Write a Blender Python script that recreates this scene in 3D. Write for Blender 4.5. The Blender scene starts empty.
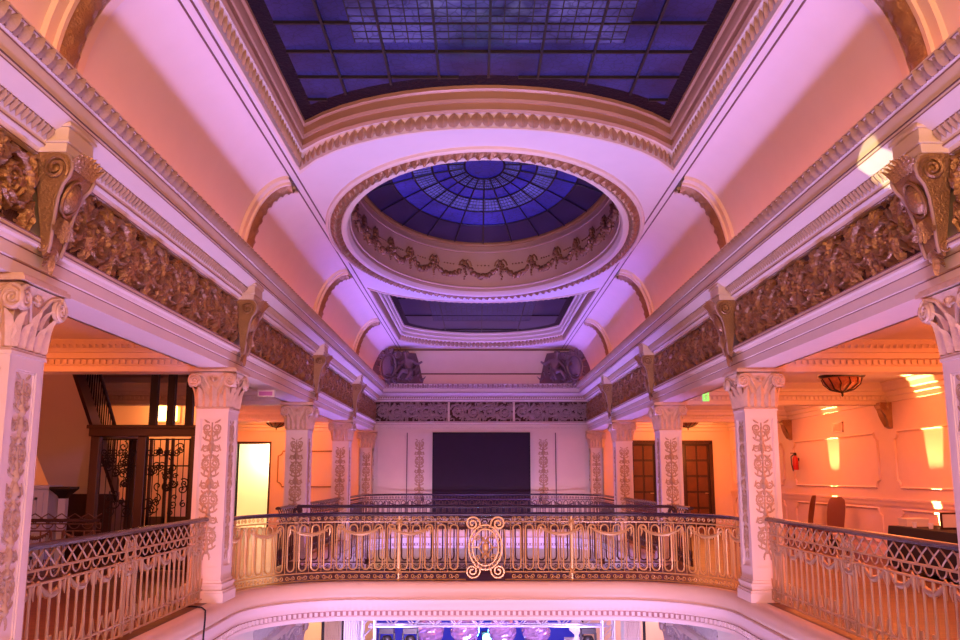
import bpy, math, random
import numpy as np
from mathutils import Vector, Matrix
from mathutils.geometry import tessellate_polygon

random.seed(4)
SC = bpy.context.scene
COL = SC.collection
pi, cos, sin = math.pi, math.cos, math.sin

# ------------------------------------------------------------------ camera
cam_d = bpy.data.cameras.new('camera')
cam = bpy.data.objects.new('camera', cam_d)
COL.objects.link(cam)
cam_d.sensor_width = 36.0
cam_d.lens = 33.75
cam.location = (-0.123, 0.0, 1.58)
cam.rotation_euler = (pi / 2 + math.atan(156 / 900), 0, -math.atan(2.5 / 900))
cam_d.clip_end = 200
SC.camera = cam

# ------------------------------------------------------------------ world, exposure
SC.view_settings.view_transform = 'Standard'
SC.view_settings.look = 'None'
SC.view_settings.exposure = -0.08
SC.view_settings.gamma = 1.0
SC.view_settings.use_curve_mapping = False
world = bpy.data.worlds.new('night_sky')
SC.world = world
world.use_nodes = True
world.node_tree.nodes['Background'].inputs[0].default_value = (0.10, 0.07, 0.22, 1)
world.node_tree.nodes['Background'].inputs[1].default_value = 0.25
SC.cycles.use_denoising = True
SC.cycles.max_bounces = 8
SC.cycles.diffuse_bounces = 4
SC.cycles.sample_clamp_indirect = 6.0


def lamp(name, kind, loc, power, color, target=None, size=0.3, size_y=None, spot=None, blend=0.4, spread=None):
    d = bpy.data.lights.new(name, kind)
    d.energy = power
    d.color = color
    if kind == 'AREA':
        d.shape = 'RECTANGLE'
        d.size = size
        d.size_y = size_y or size
        if spread:
            d.spread = spread
    else:
        d.shadow_soft_size = size
    if kind == 'SPOT':
        d.spot_size = spot
        d.spot_blend = blend
    o = bpy.data.objects.new(name, d)
    o.location = loc
    if target is not None:
        o.rotation_euler = (Vector(target) - Vector(loc)).to_track_quat('-Z', 'Y').to_euler()
    COL.objects.link(o)
    return o


LILAC = (0.62, 0.30, 1.0)
BLUE = (0.22, 0.16, 1.0)
PINK = (1.0, 0.42, 0.62)
ORANGE = (1.0, 0.20, 0.05)
AMBER = (1.0, 0.50, 0.10)
WARM = (1.0, 0.66, 0.36)
# stage wash: strips of narrow up-lights in the hall below, shining up along both sides of each opening
for sx in (-1, 1):
    lamp('stage_wash', 'AREA', (sx * 2.0, 7.4, -3.0), 225, (0.54, 0.36, 1.0), (sx * 2.0, 7.4, 5), 0.6, 12.6, spread=math.radians(64))
    lamp('stage_wash', 'AREA', (sx * 2.0, 22.0, -3.0), 300, (0.26, 0.17, 1.0), (sx * 2.0, 22.0, 5), 0.6, 11.6, spread=math.radians(64))
lamp('stage_wash', 'AREA', (0, 26.9, -3.6), 45, (0.34, 0.13, 1.0), (0, 27.2, 5), 4.0, 0.6, spread=math.radians(60))  # unseen strip added to tint the far end violet
lamp('fascia_fill', 'AREA', (0, 2.0, -2.6), 160, (0.92, 0.50, 0.95), (0, 14, -0.9), 5.0, 1.0, spread=math.radians(60))  # unseen fill added to brighten the far slab edge
# unseen warm light added behind the camera for the faces turned towards it
lamp('warm_front_light', 'AREA', (0, -2.6, 3.6), 680, (1.0, 0.50, 0.24), (0, 14, 2.4), 5.0, 0.8)
# unseen orange strips added on the cornice top to tint the cove base
for sx in (-1, 1):
    lamp('cove_fill', 'AREA', (sx * 3.10, 13.5, 4.49), 48, (1.0, 0.17, 0.06), (sx * 3.40, 13.5, 5.0), 30.0, 0.16)
lamp('cove_fill', 'AREA', (0, 28.4, 4.49), 1.6, (1.0, 0.16, 0.05), (0, 28.7, 5.0), 4.0, 0.16)
# unseen orange fill lights, one group added per gallery bay
for yb, pl, pr in ((3.7, 90, 90), (9.3, 230, 260), (14.9, 0, 160), (20.5, 150, 160), (26.9, 150, 170)):
    for sx, p in ((-1, pl), (1, pr)):
        if p:
            lamp('gallery_fill', 'POINT', (sx * 6.4, yb, 2.3), p * 0.5, ORANGE if yb < 25 else (1.0, 0.27, 0.06), size=0.5)
            lamp('gallery_fill', 'AREA', (sx * 6.0, yb, 3.28), p * 0.6, ORANGE, (sx * 6.0, yb, 0), 2.6, 3.6)
lamp('gallery_fill', 'POINT', (-6.6, 12.9, 2.2), 14, (0.9, 0.2, 0.12), size=0.3)
# two violet moving lights above the camera end, crossing on to the side railings
for sx in (-1, 1):
    lamp('violet_beam', 'SPOT', (sx * 1.6, 0.6, 4.2), 950, (0.30, 0.18, 1.0), (-sx * 3.5, 10.0, 0.3), 0.15, spot=math.radians(38), blend=0.6)
lamp('violet_beam', 'SPOT', (0, 17.2, -2.6), 1050, (0.34, 0.10, 1.0), (0, 28.7, 5.2), 0.3, spot=math.radians(55), blend=0.8)  # unseen spot added to turn the far lunette violet
# narrow yellow beam that strikes the cornice
lamp('profile_spot', 'SPOT', (-3.0, 9.6, -1.5), 4500, (1.0, 0.82, 0.42), (3.15, 7.08, 4.05), 0.02, spot=math.radians(3.4), blend=0.2)

# ------------------------------------------------------------------ materials


def mat(name, col, rough=0.6, metal=0.0, bump=0.0, bscale=40, var=0.0, emit=None, estr=0.0, spec=0.5, trans=0.0, alpha=1.0, vscale=3.0):
    m = bpy.data.materials.new(name)
    m.use_nodes = True
    nt = m.node_tree
    b = nt.nodes['Principled BSDF']
    b.inputs['Base Color'].default_value = (*col, 1)
    b.inputs['Roughness'].default_value = rough
    b.inputs['Metallic'].default_value = metal
    b.inputs['Specular IOR Level'].default_value = spec
    if trans:
        b.inputs['Transmission Weight'].default_value = trans
    if alpha < 1:
        b.inputs['Alpha'].default_value = alpha
    if emit:
        b.inputs['Emission Color'].default_value = (*emit, 1)
        b.inputs['Emission Strength'].default_value = estr
    if bump or var:
        tc = nt.nodes.new('ShaderNodeTexCoord')
        nz = nt.nodes.new('ShaderNodeTexNoise')
        nz.inputs['Scale'].default_value = bscale
        nz.inputs['Detail'].default_value = 4
        nt.links.new(tc.outputs['Object'], nz.inputs['Vector'])
        if bump:
            bp = nt.nodes.new('ShaderNodeBump')
            bp.inputs['Strength'].default_value = bump
            bp.inputs['Distance'].default_value = 0.02
            nt.links.new(nz.outputs['Fac'], bp.inputs['Height'])
            nt.links.new(bp.outputs['Normal'], b.inputs['Normal'])
        if var:
            n2 = nt.nodes.new('ShaderNodeTexNoise')
            n2.inputs['Scale'].default_value = vscale
            n2.inputs['Detail'].default_value = 5
            nt.links.new(tc.outputs['Object'], n2.inputs['Vector'])
            mx = nt.nodes.new('ShaderNodeMix')
            mx.data_type = 'RGBA'
            mx.inputs[6].default_value = (*[c * (1 - var) for c in col], 1)
            mx.inputs[7].default_value = (*[min(1, c * (1 + var)) for c in col], 1)
            nt.links.new(n2.outputs['Fac'], mx.inputs[0])
            nt.links.new(mx.outputs[2], b.inputs['Base Color'])
    return m


M_PLASTER = mat('cream_plaster', (0.80, 0.69, 0.56), 0.55, bump=0.06, var=0.05)
M_CEIL = mat('ceiling_plaster', (0.80, 0.73, 0.69), 0.6, bump=0.03, bscale=12, var=0.04)
M_WALL = mat('peach_wall_paint', (0.84, 0.62, 0.50), 0.55, bump=0.03, var=0.04)
M_TAN = mat('buff_stone', (0.74, 0.55, 0.36), 0.45, bump=0.05, var=0.06)
M_SLAB = mat('white_moulding', (0.86, 0.80, 0.78), 0.5, bump=0.03)
M_GROOVE = mat('brown_gilt_line', (0.16, 0.08, 0.06), 0.5)
M_GLAZE = mat('brown_glaze_line', (0.26, 0.13, 0.10), 0.5)
M_GILT = mat('aged_gilding', (0.36, 0.205, 0.095), 0.32, metal=0.5, bump=0.5, bscale=55, var=0.35, vscale=9)
M_GILT_D = mat('dark_gilding_ground', (0.07, 0.03, 0.016), 0.5, metal=0.25, bump=0.5, bscale=60, var=0.3)
M_GOLD = mat('gold_paint', (0.56, 0.37, 0.13), 0.38, metal=0.45, bump=0.1, var=0.15)
M_FRIEZE_LIT = mat('lilac_lit_frieze', (0.40, 0.30, 0.28), 0.5, bump=0.2, var=0.2)  # lilac light on the far wall frieze is put into the base colour
M_CAPITAL = mat('gilded_capital_plaster', (0.70, 0.52, 0.34), 0.45, metal=0.1, bump=0.3, bscale=30, var=0.25, vscale=12)
M_FRAME = mat('dull_gold_frame', (0.50, 0.32, 0.20), 0.42, metal=0.15, var=0.1)
M_GAP = mat('rose_dentil_ground', (0.42, 0.25, 0.24), 0.6)  # darkens the gaps between dentils, their shade is put into this colour
M_EGG = mat('brown_antiqued_egg', (0.48, 0.33, 0.22), 0.45, bump=0.2, var=0.3, vscale=10)
M_RELIEF = mat('antiqued_gold_relief', (0.50, 0.35, 0.20), 0.5, metal=0.1, var=0.25, vscale=14)
M_ORN = mat('antiqued_plaster_leaf', (0.43, 0.30, 0.23), 0.5, bump=0.2, var=0.2)
M_BRASS = mat('gilded_wrought_iron', (0.50, 0.36, 0.20), 0.4, metal=0.35, var=0.2)
M_LITRAIL = mat('lit_gilded_iron', (0.66, 0.44, 0.16), 0.36, metal=0.3, var=0.15)  # brighter copy of the rail iron, warm front light put into the colour
M_DARKRAIL = mat('shaded_rail_iron', (0.13, 0.075, 0.06), 0.4, metal=0.4, var=0.2)  # darkened copy of the rail iron, lack of light put into the colour
M_HAND = mat('dark_polished_handrail', (0.05, 0.03, 0.035), 0.22, metal=0.1)
M_IRON = mat('black_iron', (0.02, 0.015, 0.015), 0.4, metal=0.3)
M_WOODD = mat('dark_mahogany', (0.045, 0.013, 0.008), 0.35, var=0.3)
M_DOOR = mat('brown_door_wood', (0.13, 0.038, 0.014), 0.4, var=0.3, vscale=6)
M_BLACK = mat('black_cloth', (0.012, 0.009, 0.014), 0.85)
M_SCREEN = mat('black_screen_cloth', (0.016, 0.003, 0.022), 0.75, var=0.4)
M_CHAIR = mat('brown_chair_velvet', (0.20, 0.06, 0.03), 0.7)
M_RED = mat('red_enamel', (0.55, 0.02, 0.015), 0.3)
M_WHITE = mat('white_paint', (0.8, 0.8, 0.82), 0.45)
M_BRONZE = mat('dark_bronze_plaster', (0.20, 0.13, 0.14), 0.36, metal=0.25, bump=0.4, bscale=30, var=0.35)
M_BLUEW = mat('pale_blue_paint', (0.45, 0.50, 0.66), 0.5)
M_GREEN = mat('lit_green_sign', (0.2, 0.8, 0.2), 0.5, emit=(0.25, 1.0, 0.15), estr=1.1)
M_GREYP = mat('lilac_stone', (0.62, 0.55, 0.62), 0.45, var=0.1)
M_TRUSS = mat('aluminium_truss', (0.75, 0.76, 0.8), 0.3, metal=0.8)
M_CYAN = mat('stage_lamp_lens', (0.5, 0.9, 1), 0.3, emit=(0.25, 0.95, 1.0), estr=14)
M_LED = mat('led_screen', (0.0, 0.0, 0.02), 0.4, emit=(0.01, 0.02, 1.0), estr=0.45)
M_PAPER = mat('printed_card', (0.7, 0.62, 0.5), 0.7)
M_LIT = mat('lit_globe', (1, 0.85, 0.6), 0.4, emit=(1.0, 0.55, 0.16), estr=7)


def floor_mat():
    m = mat('parquet_boards', (0.20, 0.085, 0.045), 0.4, var=0.2)
    nt = m.node_tree
    b = nt.nodes['Principled BSDF']
    tc = nt.nodes.new('ShaderNodeTexCoord')
    br = nt.nodes.new('ShaderNodeTexBrick')
    br.inputs['Scale'].default_value = 1.0
    br.inputs['Brick Width'].default_value = 0.9
    br.inputs['Row Height'].default_value = 0.12
    br.inputs['Mortar Size'].default_value = 0.004
    br.inputs['Color1'].default_value = (0.15, 0.055, 0.03, 1)
    br.inputs['Color2'].default_value = (0.09, 0.03, 0.018, 1)
    br.inputs['Mortar'].default_value = (0.03, 0.015, 0.01, 1)
    nt.links.new(tc.outputs['Object'], br.inputs['Vector'])
    nt.links.new(br.outputs['Color'], b.inputs['Base Color'])
    return m


M_FLOOR = floor_mat()


def glass_mat(name, glow, strength, patch, pscale, hot=(0.55, 0.5, 1.0), dark=0.25):
    """Back-lit stained glass: leaded pattern, lamps behind some panes."""
    m = bpy.data.materials.new(name)
    m.use_nodes = True
    nt = m.node_tree
    N, L = nt.nodes, nt.links
    b = N['Principled BSDF']
    b.inputs['Base Color'].default_value = (0.008, 0.004, 0.02, 1)
    b.inputs['Roughness'].default_value = 0.3
    b.inputs['Specular IOR Level'].default_value = 0.2
    tc = N.new('ShaderNodeTexCoord')
    vo = N.new('ShaderNodeTexVoronoi')
    vo.feature = 'DISTANCE_TO_EDGE'
    vo.inputs['Scale'].default_value = pscale
    nz0 = N.new('ShaderNodeTexNoise')
    nz0.inputs['Scale'].default_value = 2.5
    nz0.inputs['Detail'].default_value = 3
    mixv = N.new('ShaderNodeMix')
    mixv.data_type = 'VECTOR'
    mixv.inputs[0].default_value = 0.18
    L.new(tc.outputs['Object'], nz0.inputs['Vector'])
    L.new(tc.outputs['Object'], mixv.inputs[4])
    L.new(nz0.outputs['Color'], mixv.inputs[5])
    L.new(mixv.outputs[1], vo.inputs['Vector'])
    lead = N.new('ShaderNodeValToRGB')
    lead.color_ramp.elements[0].position = 0.02
    lead.color_ramp.elements[0].color = (0.5, 0.5, 0.5, 1)
    lead.color_ramp.elements[1].position = 0.07
    L.new(vo.outputs['Distance'], lead.inputs[0])
    nz = N.new('ShaderNodeTexNoise')
    nz.inputs['Scale'].default_value = 1.1
    nz.inputs['Detail'].default_value = 4
    L.new(tc.outputs['Object'], nz.inputs['Vector'])
    ra = N.new('ShaderNodeValToRGB')
    e = ra.color_ramp.elements
    e[0].position = 0.36
    e[0].color = (*[c * dark for c in glow], 1)
    e[1].position = 0.66
    e[1].color = (*glow, 1)
    L.new(nz.outputs['Fac'], ra.inputs[0])
    # lamps behind the glass: soft pools of light
    sep = N.new('ShaderNodeMapping')
    sep.inputs['Location'].default_value = patch[0]
    sep.inputs['Scale'].default_value = patch[1]
    L.new(tc.outputs['Object'], sep.inputs['Vector'])
    gr = N.new('ShaderNodeTexGradient')
    gr.gradient_type = 'SPHERICAL'
    L.new(sep.outputs['Vector'], gr.inputs['Vector'])
    nz3 = N.new('ShaderNodeTexNoise')
    nz3.inputs['Scale'].default_value = 3.2
    nz3.inputs['Detail'].default_value = 2
    L.new(tc.outputs['Object'], nz3.inputs['Vector'])
    r3 = N.new('ShaderNodeValToRGB')
    r3.color_ramp.elements[0].position = 0.47
    r3.color_ramp.elements[1].position = 0.56
    L.new(nz3.outputs['Fac'], r3.inputs[0])
    mul = N.new('ShaderNodeMath')
    mul.operation = 'MULTIPLY'
    L.new(gr.outputs['Fac'], mul.inputs[0])
    L.new(r3.outputs['Color'], mul.inputs[1])
    mx = N.new('ShaderNodeMix')
    mx.data_type = 'RGBA'
    mx.inputs[7].default_value = (*hot, 1)
    L.new(mul.outputs[0], mx.inputs[0])
    L.new(ra.outputs['Color'], mx.inputs[6])
    mm = N.new('ShaderNodeMix')
    mm.data_type = 'RGBA'
    mm.blend_type = 'MULTIPLY'
    mm.inputs[0].default_value = 1.0
    L.new(mx.outputs[2], mm.inputs[6])
    L.new(lead.outputs['Color'], mm.inputs[7])
    L.new(mm.outputs[2], b.inputs['Emission Color'])
    b.inputs['Emission Strength'].default_value = strength
    return m


# ------------------------------------------------------------------ mesh building


class MB:
    def __init__(self):
        self.v, self.f = [], []

    def add(self, vs, fs):
        n = len(self.v)
        self.v += [tuple(p) for p in vs]
        self.f += [tuple(i + n for i in q) for q in fs]
        return self

    def box(self, x0, x1, y0, y1, z0, z1):
        v = [(x, y, z) for x in (x0, x1) for y in (y0, y1) for z in (z0, z1)]
        return self.add(v, [(0, 1, 3, 2), (4, 6, 7, 5), (0, 4, 5, 1), (2, 3, 7, 6), (0, 2, 6, 4), (1, 5, 7, 3)])

    def loft(self, rows, close_u=False, close_v=False):
        n, m = len(rows), len(rows[0])
        fs = []
        for i in range(n if close_v else n - 1):
            for j in range(m if close_u else m - 1):
                a, b = i, (i + 1) % n
                c, d = j, (j + 1) % m
                fs.append((a * m + c, a * m + d, b * m + d, b * m + c))
        return self.add([p for r in rows for p in r], fs)

    def tube(self, pts, r, n=6, closed=False, cap=True):
        P = [Vector(p) for p in pts]
        k = len(P)
        R = r if hasattr(r, '__len__') else [r] * k
        rows = []
        up = None
        for i in range(k):
            a = P[(i - 1) % k] if (closed or i > 0) else P[0]
            b = P[(i + 1) % k] if (closed or i < k - 1) else P[-1]
            t = (b - a)
            t = t.normalized() if t.length > 1e-9 else Vector((0, 0, 1))
            if up is None:
                up = Vector((0, 0, 1)) if abs(t.z) < 0.9 else Vector((0, 1, 0))
            s = t.cross(up)
            if s.length < 1e-6:
                s = t.cross(Vector((1, 0, 0)))
            s.normalize()
            up = s.cross(t).normalized()
            rows.append([P[i] + (s * cos(2 * pi * j / n) + up * sin(2 * pi * j / n)) * R[i] for j in range(n)])
        base = len(self.v)
        self.loft(rows, close_u=True, close_v=closed)
        if cap and not closed:
            self.f.append(tuple(base + j for j in range(n)))
            self.f.append(tuple(base + (k - 1) * n + j for j in reversed(range(n))))
        return self

    def lathe(self, prof, c=(0, 0, 0), n=16, sx=1.0, sy=1.0):
        rows = [[(c[0] + r * sx * cos(2 * pi * j / n), c[1] + r * sy * sin(2 * pi * j / n), c[2] + z) for j in range(n)] for r, z in prof]
        return self.loft(rows, close_u=True)

    def ball(self, c, r, n=8, sc=(1, 1, 1)):
        prof = [(r * sin(pi * i / n) + 1e-5, -r * cos(pi * i / n)) for i in range(n + 1)]
        rows = [[(c[0] + q * sc[0] * cos(2 * pi * j / (n + 2)), c[1] + q * sc[1] * sin(2 * pi * j / (n + 2)), c[2] + z * sc[2]) for j in range(n + 2)] for q, z in prof]
        return self.loft(rows, close_u=True)

    def prism(self, poly, fn, t0, t1):
        n = len(poly)
        v = [fn(a, b, t0) for a, b in poly] + [fn(a, b, t1) for a, b in poly]
        f = [(i, (i + 1) % n, n + (i + 1) % n, n + i) for i in range(n)] + [tuple(range(n)), tuple(range(2 * n - 1, n - 1, -1))]
        return self.add(v, f)

    def tongue(self, o, t, n, u, w, h, b, lobes=0.0, curl=0.0, nv=5, nu=4):
        """A leaf or egg shape: o base centre, t across, n outward, u along."""
        o, t, n, u = Vector(o), Vector(t), Vector(n), Vector(u)
        rows = []
        for i in range(nv + 1):
            s = i / nv
            wid = w * 0.5 * (0.62 + 0.38 * sin(pi * min(1, s * 1.15))) * (1 if s < 0.55 else math.sqrt(max(0.02, 1 - ((s - 0.55) / 0.46) ** 2)))
            if lobes and i % 2:
                wid *= 1 - lobes
            row = []
            for j in range(nu + 1):
                q = 2 * j / nu - 1
                d = b * (1 - q * q) * (0.35 + 0.65 * sin(pi * (0.15 + 0.8 * s))) + (b * 0.35 if j == nu // 2 else 0) + curl * s ** 3
                row.append(o + t * (wid * q) + u * (h * s - (curl * 0.6 * max(0, s - 0.7))) + n * d)
            rows.append(row)
        return self.loft(rows)


def bake(name, mb, mats, smooth=None):
    me = bpy.data.meshes.new(name)
    me.from_pydata(mb.v, [], mb.f)
    for m in (mats if isinstance(mats, (list, tuple)) else [mats]):
        me.materials.append(m)
    if smooth is not None:
        me.polygons.foreach_set('use_smooth', [True] * len(me.polygons))
        me.set_sharp_from_angle(angle=math.radians(smooth))
    me.update()
    return me


def wloc(o):
    p = Vector((0, 0, 0))
    while o is not None:
        p += o.location
        o = o.parent
    return p


def ob(name, mb, mats, parent=None, smooth=None, bevel=None):
    """Mesh given in world coordinates -> one object."""
    if parent is None:
        a = np.array(mb.v)
        lo, hi = a.min(0), a.max(0)
        org = Vector(((lo[0] + hi[0]) / 2, (lo[1] + hi[1]) / 2, lo[2]))
    else:
        org = wloc(parent)
    mb.v = [(p[0] - org[0], p[1] - org[1], p[2] - org[2]) for p in mb.v]
    o = bpy.data.objects.new(name, bake(name, mb, mats, smooth))
    if parent is None:
        o.location = org
    else:
        o.parent = parent
    if bevel:
        md = o.modifiers.new('edge_softening', 'BEVEL')
        md.width = bevel
        md.segments = 2
        md.limit_method = 'ANGLE'
    COL.objects.link(o)
    return o


def place(name, me, parent, loc, rz=0.0):
    """Object from shared mesh data at world position loc under parent."""
    o = bpy.data.objects.new(name, me)
    p = wloc(parent) if parent else Vector((0, 0, 0))
    o.location = Vector(loc) - p
    o.rotation_euler = (0, 0, rz)
    if parent:
        o.parent = parent
    COL.objects.link(o)
    return o


def tag(o, label=None, cat=None, group=None, kind=None):
    if label:
        o['label'] = label
    if cat:
        o['category'] = cat
    if group:
        o['group'] = group
    if kind:
        o['kind'] = kind
    return o


def thing(name, label, cat, loc, group=None):
    o = bpy.data.objects.new(name, None)
    o.empty_display_size = 0.1
    o.location = loc
    COL.objects.link(o)
    return tag(o, label, cat, group, 'thing')


def copy_tree(o, parent=None):
    c = o.copy()
    COL.objects.link(c)
    if parent:
        c.parent = parent
    for ch in list(o.children):
        copy_tree(ch, c)
    return c


def struct(name, mb, mats, smooth=None, parent=None):
    o = ob(name, mb, mats, parent, smooth)
    if parent is None:
        o['kind'] = 'structure'
    return o


# ---- relief: strokes (u, v, radius) raised on a plane


def dens(pts, step):
    out = []
    for a, b in zip(pts[:-1], pts[1:]):
        n = max(1, int(math.hypot(b[0] - a[0], b[1] - a[1]) / step))
        for i in range(n):
            t = i / n
            out.append(tuple(a[k] + (b[k] - a[k]) * t for k in range(3)))
    out.append(tuple(pts[-1]))
    return out


def relief_grid(strokes, w, h, res):
    nu, nv = int(round(w / res)) + 1, int(round(h / res)) + 1
    U = np.linspace(-w / 2, w / 2, nu)
    Vv = np.linspace(0, h, nv)
    H = np.zeros((nv, nu))
    for st in strokes:
        for (u, v, r) in dens(st, res * 0.8):
            i0, i1 = np.searchsorted(U, (u - r, u + r))
            j0, j1 = np.searchsorted(Vv, (v - r, v + r))
            if i0 >= i1 or j0 >= j1:
                continue
            d2 = ((U[i0:i1][None, :] - u) ** 2 + (Vv[j0:j1][:, None] - v) ** 2) / (r * r)
            k = np.sqrt(np.clip(1 - d2, 0, None)) * r
            H[j0:j1, i0:i1] = np.maximum(H[j0:j1, i0:i1], k)
    return U, Vv, H


def relief_mesh(mb, grid, fn, gain, thr=0.15, full=False):
    U, Vv, H = grid
    hm = H.max() or 1
    idx = {}
    vs, fs = [], []

    def vid(j, i):
        k = (j, i)
        if k not in idx:
            idx[k] = len(vs)
            vs.append(fn(U[i], Vv[j], H[j, i] * gain))
        return idx[k]
    for j in range(len(Vv) - 1):
        for i in range(len(U) - 1):
            if full or max(H[j, i], H[j + 1, i], H[j, i + 1], H[j + 1, i + 1]) > thr * hm:
                fs.append((vid(j, i), vid(j, i + 1), vid(j + 1, i + 1), vid(j + 1, i)))
    return mb.add(vs, fs)


def spiral(cu, cv, r0, r1, a0, turns, d=1, w0=0.02, w1=0.01, n=None):
    n = n or int(18 * turns) + 2
    out = []
    for i in range(n):
        t = i / (n - 1)
        r = r0 + (r1 - r0) * t ** 0.8
        a = a0 + d * 2 * pi * turns * t
        out.append((cu + r * cos(a), cv + r * sin(a), w0 + (w1 - w0) * t))
    return out


def leafstroke(u, v, a, ln, w, bend=0.5, n=5):
    out = []
    for i in range(n):
        t = i / (n - 1)
        out.append((u, v, w * (0.45 + 0.75 * sin(pi * (0.15 + 0.72 * t)))))
        u += cos(a) * ln / (n - 1)
        v += sin(a) * ln / (n - 1)
        a += bend / (n - 1)
    return out


def rinceaux(L, h, seed=1):
    """Running acanthus scroll for a frieze panel of length L and height h."""
    rg = random.Random(seed)
    n = max(1, int(round(L / (0.80 * h))))
    S = []
    pw = L / n
    for k in range(n):
        cu = -L / 2 + (k + 0.5) * pw
        cv = h * (0.5 + 0.03 * (-1) ** k)
        d = 1 if k % 2 else -1
        sp = spiral(cu, cv, 0.40 * h, 0.10 * h, pi + d * 0.3, 1.5, d, 0.042 * h, 0.03 * h)
        S.append(sp)
        for q in range(7):
            S.append(leafstroke(cu, cv, q * 2 * pi / 7 + k, 0.12 * h, 0.026 * h, 0.2))
        for i in range(1, len(sp) - 1, 2):
            u, v, r = sp[i]
            a = math.atan2(v - cv, u - cu)
            S.append(leafstroke(u, v, a + d * 0.9, 0.15 * h, 0.026 * h, d * 1.5))
            S.append(leafstroke(u, v, a + d * 0.4, 0.10 * h, 0.022 * h, d * 1.0))
            S.append(leafstroke(u, v, a + pi - d * 0.7, 0.09 * h, 0.02 * h, -d))
        ub = cu + pw / 2
        for s in (-1, 1):
            for q in range(5):
                S.append(leafstroke(ub, h * (0.5 + s * 0.08), s * (pi / 2 + (q - 2) * 0.42), 0.40 * h, 0.03 * h, rg.uniform(-1, 1), 7))
    for _ in range(int(L * 34)):
        S.append(leafstroke(rg.uniform(-L / 2, L / 2), rg.choice((0.06, 0.12, 0.2, 0.8, 0.88, 0.94, 0.5, 0.3, 0.7)) * h, rg.uniform(0, 6.28), 0.10 * h, 0.02 * h, rg.uniform(-1.5, 1.5)))
    return S


def candelabra(w, h):
    """Symmetric gilded arabesque for a pilaster panel."""
    S = []
    hw = w / 2 - 0.012

    def sym(st):
        S.append(st)
        S.append([(-u, v, r) for u, v, r in st])
    step = 0.46
    v = h - 0.11
    k = 0
    while v > 0.10:
        sym(spiral(hw * 0.50, v, hw * 0.44, hw * 0.12, -pi / 2, 1.5, 1, 0.010, 0.007))
        sym(leafstroke(hw * 0.3, v + 0.07, 0.3, hw * 0.6, 0.009, 0.8))
        sym(leafstroke(0.01, v - 0.04, -0.4, hw * 0.95, 0.010, -1.4))
        if v - 0.16 > 0.04:
            S.append([(0, v + 0.06, 0.01), (0, v - 0.05, 0.012), (0, v - 0.13, 0.02), (0, v - 0.17, 0.03), (0, v - 0.21, 0.014)])
            sym(leafstroke(0.0, v - 0.12, 0.5, hw * 1.05, 0.010, 1.5))
            sym(leafstroke(0.0, v - 0.16, -0.1, hw * 1.0, 0.010, 1.2))
            sym(leafstroke(hw * 0.55, v - 0.10, 1.2, 0.07, 0.008, -0.9))
            sym(leafstroke(0.0, v - 0.19, -0.7, hw * 0.95, 0.010, -1.3))
        if v - 0.34 > 0.04:
            S.append([(0, v - 0.22, 0.02), (0, v - 0.27, 0.036 if k % 2 else 0.026), (0, v - 0.33, 0.014), (0, v - 0.38, 0.02)])
            sym(spiral(hw * 0.56, v - 0.275, hw * 0.40, hw * 0.1, pi, 1.4, 1 if k % 2 else -1, 0.010, 0.007))
            sym(leafstroke(0.0, v - 0.35, -0.2, hw * 0.95, 0.010, -1.9))
            sym(leafstroke(0.0, v - 0.31, 0.9, hw * 0.5, 0.009, -1.0))
            sym(leafstroke(hw * 0.45, v - 0.36, -1.2, 0.08, 0.009, 0.9))
            sym(leafstroke(hw * 0.8, v - 0.22, -1.4, 0.08, 0.008, 0.5))
            sym(leafstroke(hw * 0.15, v - 0.42, 0.3, hw * 0.8, 0.009, -1.6))
        for q in range(6):
            sym([(hw * 0.98, v - 0.04 - q * 0.075, 0.006), (hw * 0.98, v - 0.075 - q * 0.075, 0.006)])
        v -= step
        k += 1
    return S


# ------------------------------------------------------------------ dimensions (metres)
W = 3.39            # half width between the column faces
YB = 28.7           # far wall
YN = -3.2           # wall behind the camera
XR, XL = 7.86, -8.9  # outer gallery walls
CY = [0.65, 6.25, 11.85, 17.45, 23.05]   # front faces of the columns
CD, CW = 0.50, 0.42
ZA, ZF0, ZF1, ZC = 2.985, 3.29, 3.90, 4.455
ZT = 5.62           # flat ceiling
ZG = 3.36           # gallery ceiling
XE = 3.42           # slab edge of the openings

# ================================================================== FLOOR with two openings


def rrect(x, y0, y1, r, n=10, ry=None):
    ry = ry or r
    pts = []
    for cx, cy, a in ((x - r, y1 - ry, 0), (-x + r, y1 - ry, pi / 2), (-x + r, y0 + ry, pi), (x - r, y0 + ry, 1.5 * pi)):
        for i in range(n + 1):
            t = a + pi / 2 * i / n
            pts.append((cx + r * cos(t), cy + ry * sin(t)))
    return pts


O1 = (0.9, 14.10)
O2 = (15.95, 27.95)
R1, R2 = 1.55, 1.5


def edge1(o):
    return rrect(XE - o, O1[0] + o, O1[1] - o, R1 - o)


def edge2(o):
    return rrect(XE - o, O2[0] + o, O2[1] - o, R2 - o)


def slab(mb, outer, holes, z):
    polys = [[Vector((*p, z)) for p in outer]] + [[Vector((*p, z)) for p in h] for h in holes]
    flat = [p for q in polys for p in q]
    return mb.add(flat, tessellate_polygon(polys))


outer = [(XL, YN), (XR, YN), (XR, YB), (XL, YB)]
mb = slab(MB(), outer, [edge1(0), edge2(0)], 0.0)
struct('floor', mb, M_FLOOR)
mb = slab(MB(), outer, [edge1(0), edge2(0)], -0.40)
struct('ceiling_lower_hall', mb, M_CEIL)
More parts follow.
